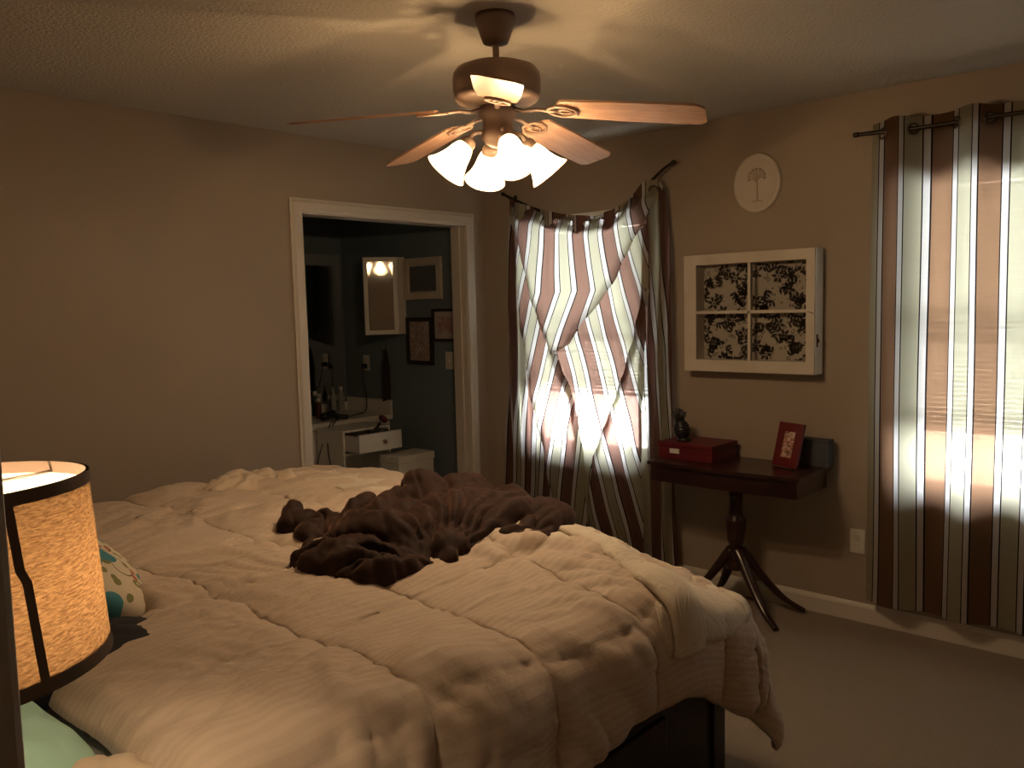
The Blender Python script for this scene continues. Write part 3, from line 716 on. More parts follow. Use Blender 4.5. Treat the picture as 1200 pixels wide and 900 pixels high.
# ------------------------------------------------------------ nightstand and lamp
ns = empty('nightstand', (-3.80, -2.90, 0)); tag(ns, 'black nightstand beside the bed carrying the lamp', 'nightstand')
MB().box((-.2, -.22, .60), (.2, .22, .63), .004).build('top', M['black'], ns)
MB().box((-.19, -.21, .08), (.185, .21, .60)).build('body', M['black'], ns)
for z_ in (.12, .36):
    d_ = MB().box((.185, -.195, z_), (.20, .195, z_ + .21), .003).build('drawer', M['black'], ns)
    MB().lathe([(.001, 0), (.006, 0), (.006, .012), (.013, .018), (.013, .024), (.001, .028)], Matrix.Translation((.20, 0, z_ + .105)) @ Matrix.Rotation(R(90), 4, 'Y'), 16).build('knob', M['steel'], d_)
for sx in (-1, 1):
    for sy in (-1, 1): MB().box((sx * .17 - .02, sy * .19 - .02, 0), (sx * .17 + .02, sy * .19 + .02, .08)).build('leg', M['black'], ns)

def burlap():
    mt, nt, d, t, c, m1, m2 = sheer('burlap_lamp_cloth', (.42, .25, .13), .60, .05, warm=(.62, .36, .17))
    uv = nt.nodes.new('ShaderNodeUVMap'); mp = nt.nodes.new('ShaderNodeMapping'); mp.inputs['Scale'].default_value = (90, 420, 1); nt.links.new(uv.outputs[0], mp.inputs[0])
    nz = nt.nodes.new('ShaderNodeTexNoise'); nz.inputs['Scale'].default_value = 1.; nz.inputs['Detail'].default_value = 3; nz.inputs['Distortion'].default_value = .8; nt.links.new(mp.outputs[0], nz.inputs[0])
    for node, c1, c2 in ((d, (.22, .14, .085), (.42, .29, .18)), (t, (.055, .034, .020), (.20, .140, .090))):
        rp = nt.nodes.new('ShaderNodeValToRGB'); rp.color_ramp.elements[0].position = .32; rp.color_ramp.elements[1].position = .68
        rp.color_ramp.elements[0].color = (*c1, 1); rp.color_ramp.elements[1].color = (*c2, 1); nt.links.new(nz.outputs[0], rp.inputs[0]); nt.links.new(rp.outputs[0], node.inputs[0])
    bp = nt.nodes.new('ShaderNodeBump'); bp.inputs['Strength'].default_value = .6; bp.inputs['Distance'].default_value = .002
    nt.links.new(nz.outputs[0], bp.inputs['Height']); nt.links.new(bp.outputs[0], d.inputs['Normal'])
    return mt
M['burlap'] = burlap()
M['lampbase'] = mat('lamp_base_ceramic', (.10, .06, .04), .3, coat=.4)
M['trim_shadow'] = mat('dark_brown_trim_and_shadow', (.12, .078, .052), .9)  # rim binding; also colours the strip painted as the harp's shadow
M['lining'], _nt, *_ = sheer('white_lamp_lining', (.90, .85, .74), .42, .12, warm=(.95, .82, .62))
def make_lamp():
    root = empty('table_lamp', (-3.738, -2.850, .63)); tag(root, 'lit bedside table lamp with a tan woven drum shade', 'lamp')
    MB().lathe([(.001, 0), (.075, 0), (.078, .012), (.05, .03), (.03, .06), (.05, .12), (.075, .20), (.080, .28), (.06, .36), (.028, .42), (.018, .45), (.001, .45)], n=40).build('base', M['lampbase'], root)
    MB().lathe([(.001, .44), (.010, .44), (.010, .50), (.019, .505), (.019, .555), (.001, .555)], n=20).build('socket', M['steel'], root)
    hp = MB()
    for sg in (-1, 1):
        pts = [(0, sg * .018, .50), (0, sg * .045, .53), (0, sg * .060, .58), (0, sg * .055, .64), (0, sg * .030, .70), (0, 0, .715)]
        hp.tube(curve_pts(pts, 24), .0026, 8)
    hp.build('harp', M['steel'], root)
    tiltm = Matrix.Translation((0, 0, .60)) @ Matrix.Rotation(R(2.0), 4, Vector((-1, 0, 0))) @ Matrix.Translation((0, 0, -.60))
    z0, z1, r0, r1 = .540, .722, .156, .147
    def wall(off, zz0=z0, zz1=z1):
        def f(u, v):
            a = 2 * PI * u; z = lerp(zz0, zz1, v); r = lerp(r0, r1, (z - z0) / (z1 - z0)) + off; return tiltm @ Vector((r * math.cos(a), r * math.sin(a), z))
        return f
    MB().grid(wall(0), 96, 12, uvfn=lambda u, v: (u * 1.1, v * .23)).build('lamp_shade', M['burlap'], root, 'tan woven burlap shade')
    MB().grid(wall(-.0012), 96, 4).build('shade_lining', M['lining'], root, 'white inner lining of the shade')
    MB().grid(wall(.0015, z0 - .002, z0 + .011), 96, 2).grid(wall(.0015, z1 - .010, z1 + .002), 96, 2).grid(wall(-.002, z0 - .002, z0 + .012), 96, 2).grid(wall(-.002, z1 - .011, z1 + .002), 96, 2).build('shade_trim', M['trim_shadow'], root, 'dark brown binding along the shade rims')
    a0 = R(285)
    def shadow_strip(u, v):
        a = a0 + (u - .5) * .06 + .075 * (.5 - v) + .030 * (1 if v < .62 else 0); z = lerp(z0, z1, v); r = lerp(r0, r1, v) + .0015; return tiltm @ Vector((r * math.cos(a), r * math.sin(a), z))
    MB().grid(shadow_strip, 3, 16).build('harp_shadow', M['trim_shadow'], root, 'dark strip painted as the shadow of the harp')  # shadow of the harp arm, painted as a dark kinked strip on the shade
    sp = MB()
    for k in range(3):
        a = R(120 * k + 20); sp.tube([tiltm @ Vector((0, 0, .713)), tiltm @ Vector((.146 * math.cos(a), .146 * math.sin(a), .713))], .0018, 6)
    sp.lathe([(.001, .712), (.010, .712), (.008, .722), (.006, .738), (.001, .742)], n=14); sp.build('shade_fitter', M['steel'], root)
    MB().lathe([(.001, .555), (.013, .556), (.016, .575), (.028, .60), (.031, .62), (.026, .642), (.012, .655), (.001, .657)], n=20).build('light_bulb', M['bulb'], root)
    ld = bpy.data.lights.new('bedside_lamp_light', 'POINT'); ld.energy = LAMP_W; ld.color = (1.0, .70, .42); ld.shadow_soft_size = .012
    lo = bpy.data.objects.new('bedside_lamp_light', ld); lo.location = (.042, -.012, .615); link(lo, root)
make_lamp()
for o in bpy.data.objects:
    if o.name.startswith('light_bulb'): o.visible_shadow = True

# ------------------------------------------------------------ curtains
M['curt1'] = curtain_mat('striped_curtain_cloth_sagging', .2, .15, .045, .0, .42)
M['curt2'] = curtain_mat('striped_curtain_cloth_straight', .2, .15, .05, .039, .42, (.02, .07), BR=(.26, .150, .090))
M['head1'] = curtain_mat('curtain_heading_sagging', .2, .12, .05, .0, .12, (0., .01))
M['head2'] = curtain_mat('curtain_heading_straight', .2, .15, .05, .039, .12, (0., .01))
NET = [[(-0.321, 2.176), (-0.417, 2.131), (-0.603, 2.077), (-0.743, 2.04), (-0.854, 2.02), (-0.974, 2.009), (-1.101, 2.026), (-1.23, 2.104), (-1.323, 2.156), (-1.38, 2.158), (-1.411, 2.111)], [(-0.31, 1.832), (-0.394, 1.827), (-0.529, 1.809), (-0.692, 1.794), (-0.843, 1.781), (-0.993, 1.772), (-1.137, 1.769), (-1.243, 1.776), (-1.34, 1.779), (-1.408, 1.775), (-1.439, 1.765)], [(-0.294, 1.572), (-0.351, 1.57), (-0.448, 1.557), (-0.634, 1.533), (-0.793, 1.51), (-1.0, 1.506), (-1.156, 1.531), (-1.251, 1.547), (-1.353, 1.544), (-1.427, 1.542), (-1.453, 1.542)], [(-0.278, 1.308), (-0.328, 1.298), (-0.432, 1.283), (-0.581, 1.249), (-0.762, 1.237), (-0.96, 1.265), (-1.089, 1.3), (-1.203, 1.315), (-1.345, 1.317), (-1.43, 1.317), (-1.456, 1.318)], [(-0.26, 0.987), (-0.304, 0.989), (-0.451, 0.986), (-0.672, 0.987), (-0.863, 0.997), (-0.955, 1.012), (-1.003, 1.024), (-1.131, 1.03), (-1.299, 1.038), (-1.412, 1.044), (-1.459, 1.046)], [(-0.235, 0.661), (-0.286, 0.665), (-0.428, 0.678), (-0.619, 0.69), (-0.775, 0.7), (-0.9, 0.711), (-0.979, 0.723), (-1.115, 0.736), (-1.252, 0.748), (-1.382, 0.756), (-1.462, 0.763)], [(-0.235, 0.35), (-0.287, 0.35), (-0.43, 0.35), (-0.622, 0.35), (-0.779, 0.35), (-0.905, 0.35), (-0.985, 0.35), (-1.122, 0.35), (-1.26, 0.35), (-1.391, 0.35), (-1.472, 0.35)], [(-0.235, 0.06), (-0.288, 0.06), (-0.432, 0.06), (-0.625, 0.06), (-0.783, 0.06), (-0.91, 0.06), (-0.991, 0.06), (-1.129, 0.06), (-1.268, 0.06), (-1.4, 0.06), (-1.482, 0.06)]]
CX = -.09
FL = {'A': [(-.340, 2.10), (-.422, 1.875), (-.502, 1.582), (-.571, 1.413), (-.627, 1.291), (-.707, 1.127), (-.78, .979), (-.815, .816), (-.84, .60), (-.87, .05)],
      'B': [(-1.384, 2.099), (-1.325, 1.972), (-1.22, 1.823), (-1.1, 1.63), (-.993, 1.515), (-.889, 1.421), (-.80, 1.300), (-.66, 1.235)],
      'C': [(-1.283, 1.592), (-1.231, 1.363), (-1.155, 1.137), (-1.089, .977), (-.997, .781), (-.941, .653), (-.91, .496), (-.90, .05)],
      'D': [(-.374, 2.083), (-.376, 1.724), (-.389, 1.481), (-.437, 1.217), (-.471, .978), (-.539, .748), (-.593, .513), (-.634, .283), (-.64, .05)],
      'F': [(-1.35, 2.2), (-1.303, 1.943), (-1.307, 1.772), (-1.299, 1.591), (-1.29, 1.317), (-1.264, .944), (-1.259, .566), (-1.27, .05)],
      'L': [(r[0][0], r[0][1]) for r in NET], 'R': [(r[-1][0], r[-1][1]) for r in NET]}
def y_at(nm, z):
    P = FL[nm]
    if z >= P[0][1]: return P[0][0]
    for (ya, za), (yb, zb) in zip(P, P[1:]):
        if z >= zb: t = (za - z) / (za - zb + 1e-9); return lerp(ya, yb, t)
    return P[-1][0]
def z_top(y):
    r = NET[0]
    if y >= r[0][0]: return r[0][1]
    for (ya, za), (yb, zb) in zip(r, r[1:]):
        if y >= yb: t = (y - ya) / (yb - ya); return lerp(za, zb, t * t * (3 - 2 * t) * .5 + t * .5)
    return r[-1][1]
G_ = 1.0
def tilt(s_, dz): return G_ * 1.195 * s_ * dz
def u_bowl(y, z):
    if z < 1.60: y = y + .43 * (z - 1.60); z = 1.60
    return G_ * -y + tilt(lerp(-.16, .22, clamp((-y - .40) / .85)), z - 2.02) - .035
def u_far(y, z):
    if z < .99:
        k = 1 - sst(-.80, -.98, y); y2 = y + 1.195 * .17 * k * (z - .99); u = G_ * -y2 + tilt(.24 * (1 - k), z - 1.28)
        return u + tilt(.24 * k, .99 - 1.28) + .128
    return G_ * -y + tilt(.24, z - 1.28) + .128
SHEETS = {   # left fold line, right fold line, top z, bottom z, depth, stripe coordinate
    'left':  (lambda z: y_at('L', z), lambda z: y_at('D', z) - .035, 9, .06, 0., lambda y, z: 1.35 * -y + tilt(-.06, z - 1) + .03),
    'right': (lambda z: y_at('F', z) + .03, lambda z: y_at('R', z), 9, .06, 0., lambda y, z: 1.45 * -y + tilt(.05, z - 1) + .12),
    'far':   (lambda z: (y_at('B', z) + .035) if z > 1.262 else y_at('A', z) + .03, lambda z: (y_at('C', z) - .035) if z < 1.592 else y_at('F', z) - .01, 1.94, .06, .010, u_far),
    'edge':  (lambda z: y_at('C', z), lambda z: y_at('F', z) - .012, 1.60, .06, .026, lambda y, z: G_ * -y + tilt(.24, z - 1.1) + .05),
    'near':  (lambda z: y_at('D', z), lambda z: y_at('A', z) - .03, 2.02, .06, .022, lambda y, z: G_ * -y + tilt(-.28, z - 1.2) + .10 if z > .8 else G_ * -(y + 1.195 * .12 * (z - .8)) + tilt(-.28, -.4) + .10),
    'bowl':  (lambda z: y_at('A', z), lambda z: y_at('B', z), 9, 1.236, .040, u_bowl)}
def sheet(nm):
    yl, yr, zt, zb, dep, uf = SHEETS[nm]
    wide = nm in ('left', 'right')
    def yz(s, t):
        z = min(zt, 2.0); y = yl(z)
        for _ in range(4):
            top = min(zt, z_top(y) - .012); z = lerp(top, zb, t); a, b = yl(z), yr(z)
            if a < b: a = b = (a + b) / 2
            y = lerp(a, b, s)
        return y, z, abs(a - b)
    def fn(s, t):
        y, z, w_ = yz(s, t); x = CX - dep * sst(0, .12, z_top(y) - z)
        if wide: x += .016 * math.cos(2 * PI * y / .068 + 2 * N3(y * 3, z * 2, 1.))
        else:
            e = math.sqrt(clamp(min(s, 1 - s) * w_ / .035)); x -= .012 * (e - 1) * -1 * 0 + .012 * e
            x -= .010 * N3(y * 9 + z * 3, z * 2.2, 4.) + .006 * math.sin(uf(y, z) * 60)
        return Vector((min(x, -.03), y, z))
    def uv(s, t):
        y, z, _ = yz(s, t); return (uf(y, z) + .010 * N3(y * 3, z * 3, 7.), 9.0)
    return fn, uv
def make_sagging():
    root = empty('curtain', (CX, -.87, 2.1)); tag(root, 'striped curtain drooping in a swag from a bent rod at the left window', 'curtain')
    mb = MB()
    for nm in SHEETS:
        fn, uv = sheet(nm); mb.grid(fn, 60, 150, uvfn=uv)
    parts = [mb.build('curtain_panel', M['curt1'])]
    HB = .105
    ys_ = [p[0] for p in NET[0]]
    def hd(s, t):
        y = lerp(ys_[0], ys_[-1], s); u = s * 1.20
        return Vector((CX - .022 - .020 * math.sin(PI * (u - .06) / .12), y, z_top(y) + .006 - t * HB))
    parts.append(MB().grid(hd, 200, 6, uvfn=lambda s, t: (s * 1.20, t * HB)).build('heading_band', M['head1']))
    for k in range(10):
        s = (.06 + .12 * k) / 1.20; p = hd(s, .05 / HB); q = hd(s + .004, .05 / HB); r_ = hd(s, .06 / HB + .01)
        n = (q - p).cross(r_ - p).normalized(); t1 = (q - p).normalized(); t2 = n.cross(t1)
        ring = [p + (t1 * math.cos(2 * PI * i / 20) + t2 * math.sin(2 * PI * i / 20)) * .0215 for i in range(21)]
        parts.append(MB().tube(ring, .0038, 8, caps=False).build('grommet', M['nickel']))
    adopt(root, *parts)
make_sagging()
def rod_obj(pts, label, rad=.008, finial=True, brackets=()):
    root = empty('curtain_rod', pts[0]); tag(root, label, 'curtain rod')
    c = curve_pts(pts, 50); parts = [MB().tube(c, rad, 12).build('pole', M['rod'])]
    ends = [0, -1] if finial == 'both' else [-1]
    for i in ends:
        p = Vector(c[i]); d = (p - Vector(c[1 if i == 0 else -2])).normalized(); ax = d.to_track_quat('Z', 'Y').to_matrix().to_4x4()
        parts.append(MB().lathe([(.001, -.004), (.010, -.003), (.0115, .004), (.0115, .016), (.009, .022), (.001, .024)], Matrix.Translation(p) @ ax, 16).build('finial', M['rod']))
    for b in brackets:
        parts.append(MB().tube([(-.001, b[1], b[2] - .03), (-.03, b[1], b[2] - .028), (b[0], b[1], b[2] - .006)], .005, 8).box((-.006, b[1] - .012, b[2] - .06), (-.0005, b[1] + .012, b[2] + .005), .001).build('bracket', M['rod']))
    adopt(root, *parts); return root
rod_obj([(-.088, -.275, 2.205), (-.09, -.42, 2.14), (-.09, -.65, 2.045), (-.09, -.86, 1.995), (-.09, -1.05, 1.99), (-.09, -1.20, 2.065), (-.09, -1.32, 2.155), (-.088, -1.40, 2.212), (-.085, -1.455, 2.238)],
        'bent dark curtain rod dipping in the middle above the left window', .0075, 'both', [(-.088, -.29, 2.2)])

Y2a, Y2b, U2 = -2.458, -3.75, 1.34
Z2T, Z2B = 2.275, .135
def str_fn(s, t):
    y0 = lerp(Y2a, Y2b, s); u = s * U2; ph = PI * (u - .048) / .15
    z = lerp(Z2T + .010 * max(0, math.sin(ph)) - .006 * t, Z2B, t)
    A = lerp(.030, .020, sst(0, .8, t)); x = -.100 - A * math.sin(ph) - .006 * math.sin(u * 23 + t * 5) * t
    y = y0 + .012 * N3(u * 3, t * 2, 4.) * t - .010 * math.cos(ph) * (1 - .5 * t)
    return Vector((min(x, -.035), y, z))
def make_straight():
    root = empty('curtain', (-.085, -3.1, 2.232)); tag(root, 'striped curtain hanging straight down at the right window', 'curtain')
    HZ = Z2T - Z2B; hb = .085 / HZ; uvf = lambda s, t: (s * U2 + .138, t * HZ)
    parts = [MB().grid(str_fn, 240, 60, uvfn=uvf).build('curtain_panel', M['curt2'])]
    parts.append(MB().grid(lambda s, t: str_fn(s, t * hb) + Vector((.004, 0, 0)), 240, 3, uvfn=lambda s, t: uvf(s, t * hb)).build('heading_band', M['head2']))
    for k in range(9):
        s = (.048 + .15 * k) / U2
        if not 0 < s < 1: continue
        tt = .05 / HZ; p = str_fn(s, tt); q = str_fn(s + .004, tt); t1 = (q - p).normalized(); t2 = Vector((0, 0, 1))
        ring = [p + (t1 * math.cos(2 * PI * i / 20) + t2 * math.sin(2 * PI * i / 20)) * .0215 for i in range(21)]
        parts.append(MB().tube(ring, .0038, 8, caps=False).build('grommet', M['nickel']))
    adopt(root, *parts)
make_straight()
rod_obj([(-.098, -3.9, 2.226), (-.098, -3.2, 2.226), (-.098, -2.7, 2.226), (-.098, -2.41, 2.236)], 'straight dark curtain rod above the right window', .009, True, [(-.098, -3.7, 2.226)])

# ------------------------------------------------------------ pedestal table
TZ = .73
tb = empty('side_table', (-.21, -1.88, 0)); tag(tb, 'small dark mahogany pedestal table with curved legs against the wall', 'table')
def rect_bow(x0, x1, y0, y1, bow, n=14):
    pts = [(x1, y0), (x1, y1)]
    for i in range(n + 1):
        t = i / n; s = math.sin(PI * t); pts.append((x0 - bow * s ** 1.5 * 1., lerp(y1, y0, t)))
    return pts
MB().prism([(x, y) for x, y in rect_bow(-.18, .18, -.395, .395, .02)], Matrix.Translation((0, 0, TZ - .018)), .018).build('tabletop', M['mahog'], tb)
MB().prism([(x, y) for x, y in rect_bow(-.165, .17, -.38, .38, .015)], Matrix.Translation((0, 0, TZ - .10)), .082).build('apron', M['mahog'], tb)
MB().lathe([(.001, .60), (.040, .60), (.042, .615), (.050, .63), (.001, .63)], n=28).lathe([(.001, .20), (.048, .205), (.052, .24), (.045, .29), (.030, .315), (.036, .33), (.042, .35), (.046, .40), (.050, .44), (.050, .455), (.034, .47), (.034, .49), (.032, .55), (.033, .60), (.001, .60)], n=32).build('pedestal', M['mahog'], tb)
for dx, dy in ((-.160, -.275), (.135, -.275), (.16, .19), (-.16, .24)):
    d = Vector((dx, dy, 0)); dl = d.length; d.normalize()
    pts = [Vector((0, 0, .30)) + d * .022, Vector((0, 0, .255)) + d * dl * .20, Vector((0, 0, .185)) + d * dl * .38, Vector((0, 0, .115)) + d * dl * .58, Vector((0, 0, .055)) + d * dl * .80, Vector((0, 0, .015)) + d * dl * 1.05]
    P_ = curve_pts([tuple(p) for p in pts], 24); rr = [lerp(.036, .014, i / 24) for i in range(25)]
    MB().tube(P_, rr, 10, flat=.75).build('leg', M['mahog'], tb)

rb = empty('keepsake_box', (-.15, -1.64, TZ), R(-2)); tag(rb, 'low red box with a small label holder on the table', 'box')
M['red'] = mat('red_lacquer', (.11, .006, .012), .45, bump=(60, .1, .001)); M['redframe'] = mat('red_painted_wood', (.11, .006, .008), .4)
MB().box((-.13, -.155, 0), (.11, .155, .062), .003).build('body', M['red'], rb)
MB().box((-.134, -.159, .063), (.114, .159, .085), .003).build('lid', M['red'], rb)
MB().box((-.1365, .030, .030), (-.13, .085, .054), .001).build('label_holder', M['white'], rb, 'small white label')

def carved():
    root = empty('figurine', (-.20, -1.585, TZ + .0855), R(25)); tag(root, 'dark carved pineapple shaped figurine on the red box', 'figurine'); root.scale = (1.2, 1.2, 1.15)
    MB().lathe([(.001, 0), (.030, 0), (.032, .008), (.024, .014), (.001, .016)], n=20).build('base', M['dark_thing'], root)
    b = MB(); tl = Matrix.Rotation(R(-10), 4, 'X')
    prof = [(.001, .010), (.018, .014), (.030, .035), (.033, .055), (.029, .078), (.018, .092), (.001, .096)]
    n = 24; vs = []; fs = []
    for i in range(25):
        v = i / 24; z = lerp(.010, .096, v); r = .034 * math.sin(PI * (v * .86 + .1)) ** .6
        for k in range(n):
            a = 2 * PI * k / n; q = .0035 * math.sin(a * 6 + v * 22) * math.sin(-a * 6 + v * 22); vs.append(tl @ Vector(((r + q) * math.cos(a), (r + q) * math.sin(a), z)))
    for i in range(24):
        for k in range(n): k2 = (k + 1) % n; fs.append((i * n + k, i * n + k2, (i + 1) * n + k2, (i + 1) * n + k))
    fs.append(tuple(range(n))[::-1]); fs.append(tuple(range(24 * n, 25 * n)))
    b.add(vs, fs, True).build('body', M['dark_thing'], root)
    lf = MB()
    for ring, (cnt, spread, hgt) in enumerate(((7, .034, .045), (6, .022, .060), (4, .010, .070))):
        for k in range(cnt):
            a = 2 * PI * (k + ring * .4) / cnt; d = Vector((math.cos(a), math.sin(a), 0))
            lf.tube([tl @ (Vector((0, 0, .088)) + d * .006), tl @ (Vector((0, 0, .088 + hgt * .5)) + d * spread * .6), tl @ (Vector((0, 0, .088 + hgt * .85)) + d * spread)], [.008, .008, .001], 6, flat=.4)
    lf.build('leaf_crown', M['dark_thing'], root)
carved()

def print_mat(name, cols, scale=8, dist=1.5, rough=.5):
    mt = mat(name, cols[0], rough); nt = mt.node_tree; b = nt.nodes['Principled BSDF']; tc = nt.nodes.new('ShaderNodeTexCoord')
    nz = nt.nodes.new('ShaderNodeTexNoise'); nz.inputs['Scale'].default_value = scale; nz.inputs['Distortion'].default_value = dist; nz.inputs['Detail'].default_value = 2
    rp = nt.nodes.new('ShaderNodeValToRGB'); el = rp.color_ramp.elements; rp.color_ramp.interpolation = 'EASE'
    n = len(cols); el[0].position = .36; el[0].color = (*cols[0], 1); el[1].position = .64; el[1].color = (*cols[-1], 1)
    for i, c in enumerate(cols[1:-1]): e = el.new(.36 + .28 * (i + 1) / (n - 1)); e.color = (*c, 1)
    nt.links.new(tc.outputs['Object'], nz.inputs[0]); nt.links.new(nz.outputs[0], rp.inputs[0]); nt.links.new(rp.outputs[0], b.inputs['Base Color'])
    return mt
M['photo'] = print_mat('family_snapshot_print', [(.55, .45, .38), (.60, .42, .30), (.10, .05, .04), (.52, .20, .12), (.62, .56, .50)], 28)
M['art1'] = print_mat('small_portrait_print', [(.45, .40, .36), (.30, .20, .16), (.50, .46, .42)], 22)
M['art2'] = print_mat('rose_drawing_print', [(.50, .44, .40), (.38, .16, .14), (.52, .46, .42)], 26)
M['art3'] = mat('grey_print_paper', (.10, .115, .12), .6)
M['matboard'] = mat('mat_board', (.48, .44, .39), .8)

pf = empty('picture_frame', (-.185, -2.115, TZ), 0); tag(pf, 'red picture frame with a snapshot leaning back on the table', 'picture frame')
# local frame: faces the room diagonally, leans back; width along local Y
TLT = Matrix.Rotation(R(-20), 4, 'Z') @ Matrix.Rotation(R(15), 4, 'Y')
def pfbox(lo, hi, nm, mt, bev=.002, par=None):
    return MB().box(lo, hi, bev, M=TLT).build(nm, mt, par or pf)
fwd = .0; wf, hf, bwd = .075, .215, .032
fr_ = MB()
for lo, hi in (((-.008, -wf, .004), (.008, -wf + .042, hf)), ((-.008, wf - .042, .004), (.008, wf, hf)), ((-.008, -wf + .04, .004), (.008, wf - .04, .050)), ((-.008, -wf + .04, hf - .042), (.008, wf - .04, hf))):
    fr_.box(lo, hi, .002, M=TLT)
fr_.build('frame', M['redframe'], pf)
MB().box((-.003, -wf + .038, .045), (.004, wf - .038, hf - .038), M=TLT).build('photo', M['photo'], pf)
MB().box((.004, -wf + .01, .01), (.009, wf - .01, hf - .01), M=TLT).build('backing', M['dark_thing'], pf)
MB().tube([TLT @ Vector((.009, 0, .15)), Vector((.11, -.03, .004))], .004, 6, flat=.4).build('easel_back', M['dark_thing'], pf)
gb = empty('storage_case', (-.062, -2.222, TZ)); tag(gb, 'dark grey case standing behind the red picture frame', 'case')
M['grey'] = mat('dark_grey_cloth_board', (.055, .058, .066), .7)
MB().box((-.03, -.065, 0), (.03, .07, .118), .004).build('body', M['grey'], gb)
MB().box((-.032, -.067, .118), (.032, .072, .132), .003).build('lid', M['grey'], gb)

# ------------------------------------------------------------ wall decorations
M['damask'] = mat('cream_print_cloth', (.44, .39, .32), .8, bump=(200, .1, .001)); M['ink'] = mat('black_leaf_print', (.020, .014, .012), .8)
def leaf_print(mb, y0, y1, z0, z1, x):
    rnd = random.Random(11)
    def shape(pts):
        pts = [(y, z) for y, z in pts]
        if any(not (y0 < y < y1 and z0 < z < z1) for y, z in pts): return
        n = len(pts); mb.add([(x, y, z) for y, z in pts], [tuple(range(n))], mat=1)
    def leaf(y, z, a, L_, W_):
        c, s_ = math.cos(a), math.sin(a); pts = []
        for k in range(9): t = k / 8; w_ = W_ * math.sin(PI * t ** .8) ; pts.append((t * L_, w_))
        for k in range(7, 0, -1): t = k / 8; w_ = -W_ * .8 * math.sin(PI * t ** .8); pts.append((t * L_, w_))
        shape([(y + c * p - s_ * q, z + s_ * p + c * q) for p, q in pts])
    def stroke(pts, w_):
        for (ya, za), (yb, zb) in zip(pts, pts[1:]):
            d = math.hypot(yb - ya, zb - za) + 1e-9; ny, nz = -(zb - za) / d * w_, (yb - ya) / d * w_
            shape([(ya + ny, za + nz), (ya - ny, za - nz), (yb - ny, zb - nz), (yb + ny, zb + nz)])
    def sprig(y, z, a, n, curl):
        pts = [(y, z)]
        for k in range(n):
            a += curl; y += .0075 * math.cos(a); z += .0075 * math.sin(a); pts.append((y, z))
            if k % 2 == 1:
                L_ = .030 * (1 - .5 * k / n) + rnd.uniform(0, .006)
                for sg in (-1, 1): leaf(y, z, a + sg * rnd.uniform(.6, 1.0), L_, L_ * .24)
        leaf(y, z, a, .026, .007); stroke(pts, .0013)
    def flower(y, z, r):
        n = 6
        for k in range(n): leaf(y + r * .25 * math.cos(k * 1.047), z + r * .25 * math.sin(k * 1.047), k * 1.047 + .2, r, r * .30)
        shape([(y + r * .18 * math.cos(t * .7), z + r * .18 * math.sin(t * .7)) for t in range(9)])
    gy = int((y1 - y0) / .056) + 1; gz = int((z1 - z0) / .056) + 1
    for i in range(gy):
        for j in range(gz):
            y = y0 + (i + .5 + rnd.uniform(-.25, .25)) * .056; z = z0 + (j + .5 + rnd.uniform(-.25, .25)) * .056
            q = (i * 3 + j * 5) % 4
            if q == 0: flower(y, z, .030)
            else: sprig(y, z, rnd.uniform(0, 6.28), rnd.randint(6, 10), rnd.choice((-1, 1)) * rnd.uniform(.06, .26))
            for _ in range(2):
                cyy, czz, rr, aa = y + rnd.uniform(-.03, .03), z + rnd.uniform(-.03, .03), rnd.uniform(.006, .013), rnd.uniform(0, 6.28)
                stroke([(cyy + rr * (1 - k / 14) * math.cos(aa + k * .55), czz + rr * (1 - k / 14) * math.sin(aa + k * .55)) for k in range(12)], .0016)
SY0, SY1, SZ0, SZ1 = -1.528, -2.218, 1.166, 1.758
sa = empty('window_sash_art', (-.001, (SY0 + SY1) / 2, (SZ0 + SZ1) / 2)); tag(sa, 'old four pane window sash hung as art over black leaf print', 'wall art')
cy, cz = sa.location.y, sa.location.z; hw, hh = (SY0 - SY1) / 2, (SZ1 - SZ0) / 2
f = MB(); fd = .095; rw = .052
x0, x1 = -fd, -.004
f.box((x0, hw - .070, -hh), (x1, hw, hh), .002); f.box((x0, -hw, -hh), (x1, -hw + .042, hh), .002)
f.box((x0, -hw + .04, -hh), (x1, hw - .068, -hh + .060), .002); f.box((x0, -hw + .04, hh - .052), (x1, hw - .068, hh), .002)
f.build('sash_frame', M['sashwhite'], sa)
MB().box((x0 + .012, -hw - .003, -hh), (x1, -hw + .001, hh), .001).build('daylit_side', M['daylit_white'], sa, 'sash side coloured whiter as if lit by daylight')  # added strip: daylight from the right window put into the colour
mid = ((hw - .070) + (-hw + .042)) / 2; mz = ((-hh + .060) + (hh - .052)) / 2
MB().box((x0 + .006, mid - .008, -hh + .06), (x0 + .03, mid + .008, hh - .052), .002).box((x0 + .006, -hw + .042, mz - .008), (x0 + .03, hw - .07, mz + .008), .002).build('muntin', M['sashwhite'], sa)
pp = MB().box((-.010, -hw + .03, -hh + .05), (-.006, hw - .06, hh - .045)); leaf_print(pp, -hw + .031, hw - .061, -hh + .051, hh - .046, -.0104)
pp.build('print_panel', [M['damask'], M['ink']], sa, 'cream cloth printed with black leaves')
for ya, yb in ((-hw + .042, mid - .008), (mid + .008, hw - .07)):
    for za, zb in ((-hh + .06, mz - .008), (mz + .008, hh - .052)):
        MB().box((x0 + .016, ya, za), (x0 + .018, yb, zb)).build('pane', M['glass'], sa)
MB().box((x0 + .016, -hw - .004, -hh + .13), (x0 + .036, -hw, -hh + .19), .001).tube([(x0 + .026, -hw - .003, -hh + .145), (x0 + .026, -hw - .012, -hh + .16), (x0 + .026, -hw - .003, -hh + .175)], .004, 8).build('latch', M['chip'], sa, 'rusty brown latch')
MB().tube([(x0 - .002, -hw + .03, 0), (x0 - .014, -hw + .022, .003), (x0 - .014, -hw + .012, -.004), (x0 - .002, -hw + .008, -.008)], .003, 8).build('hook', M['steel'], sa)

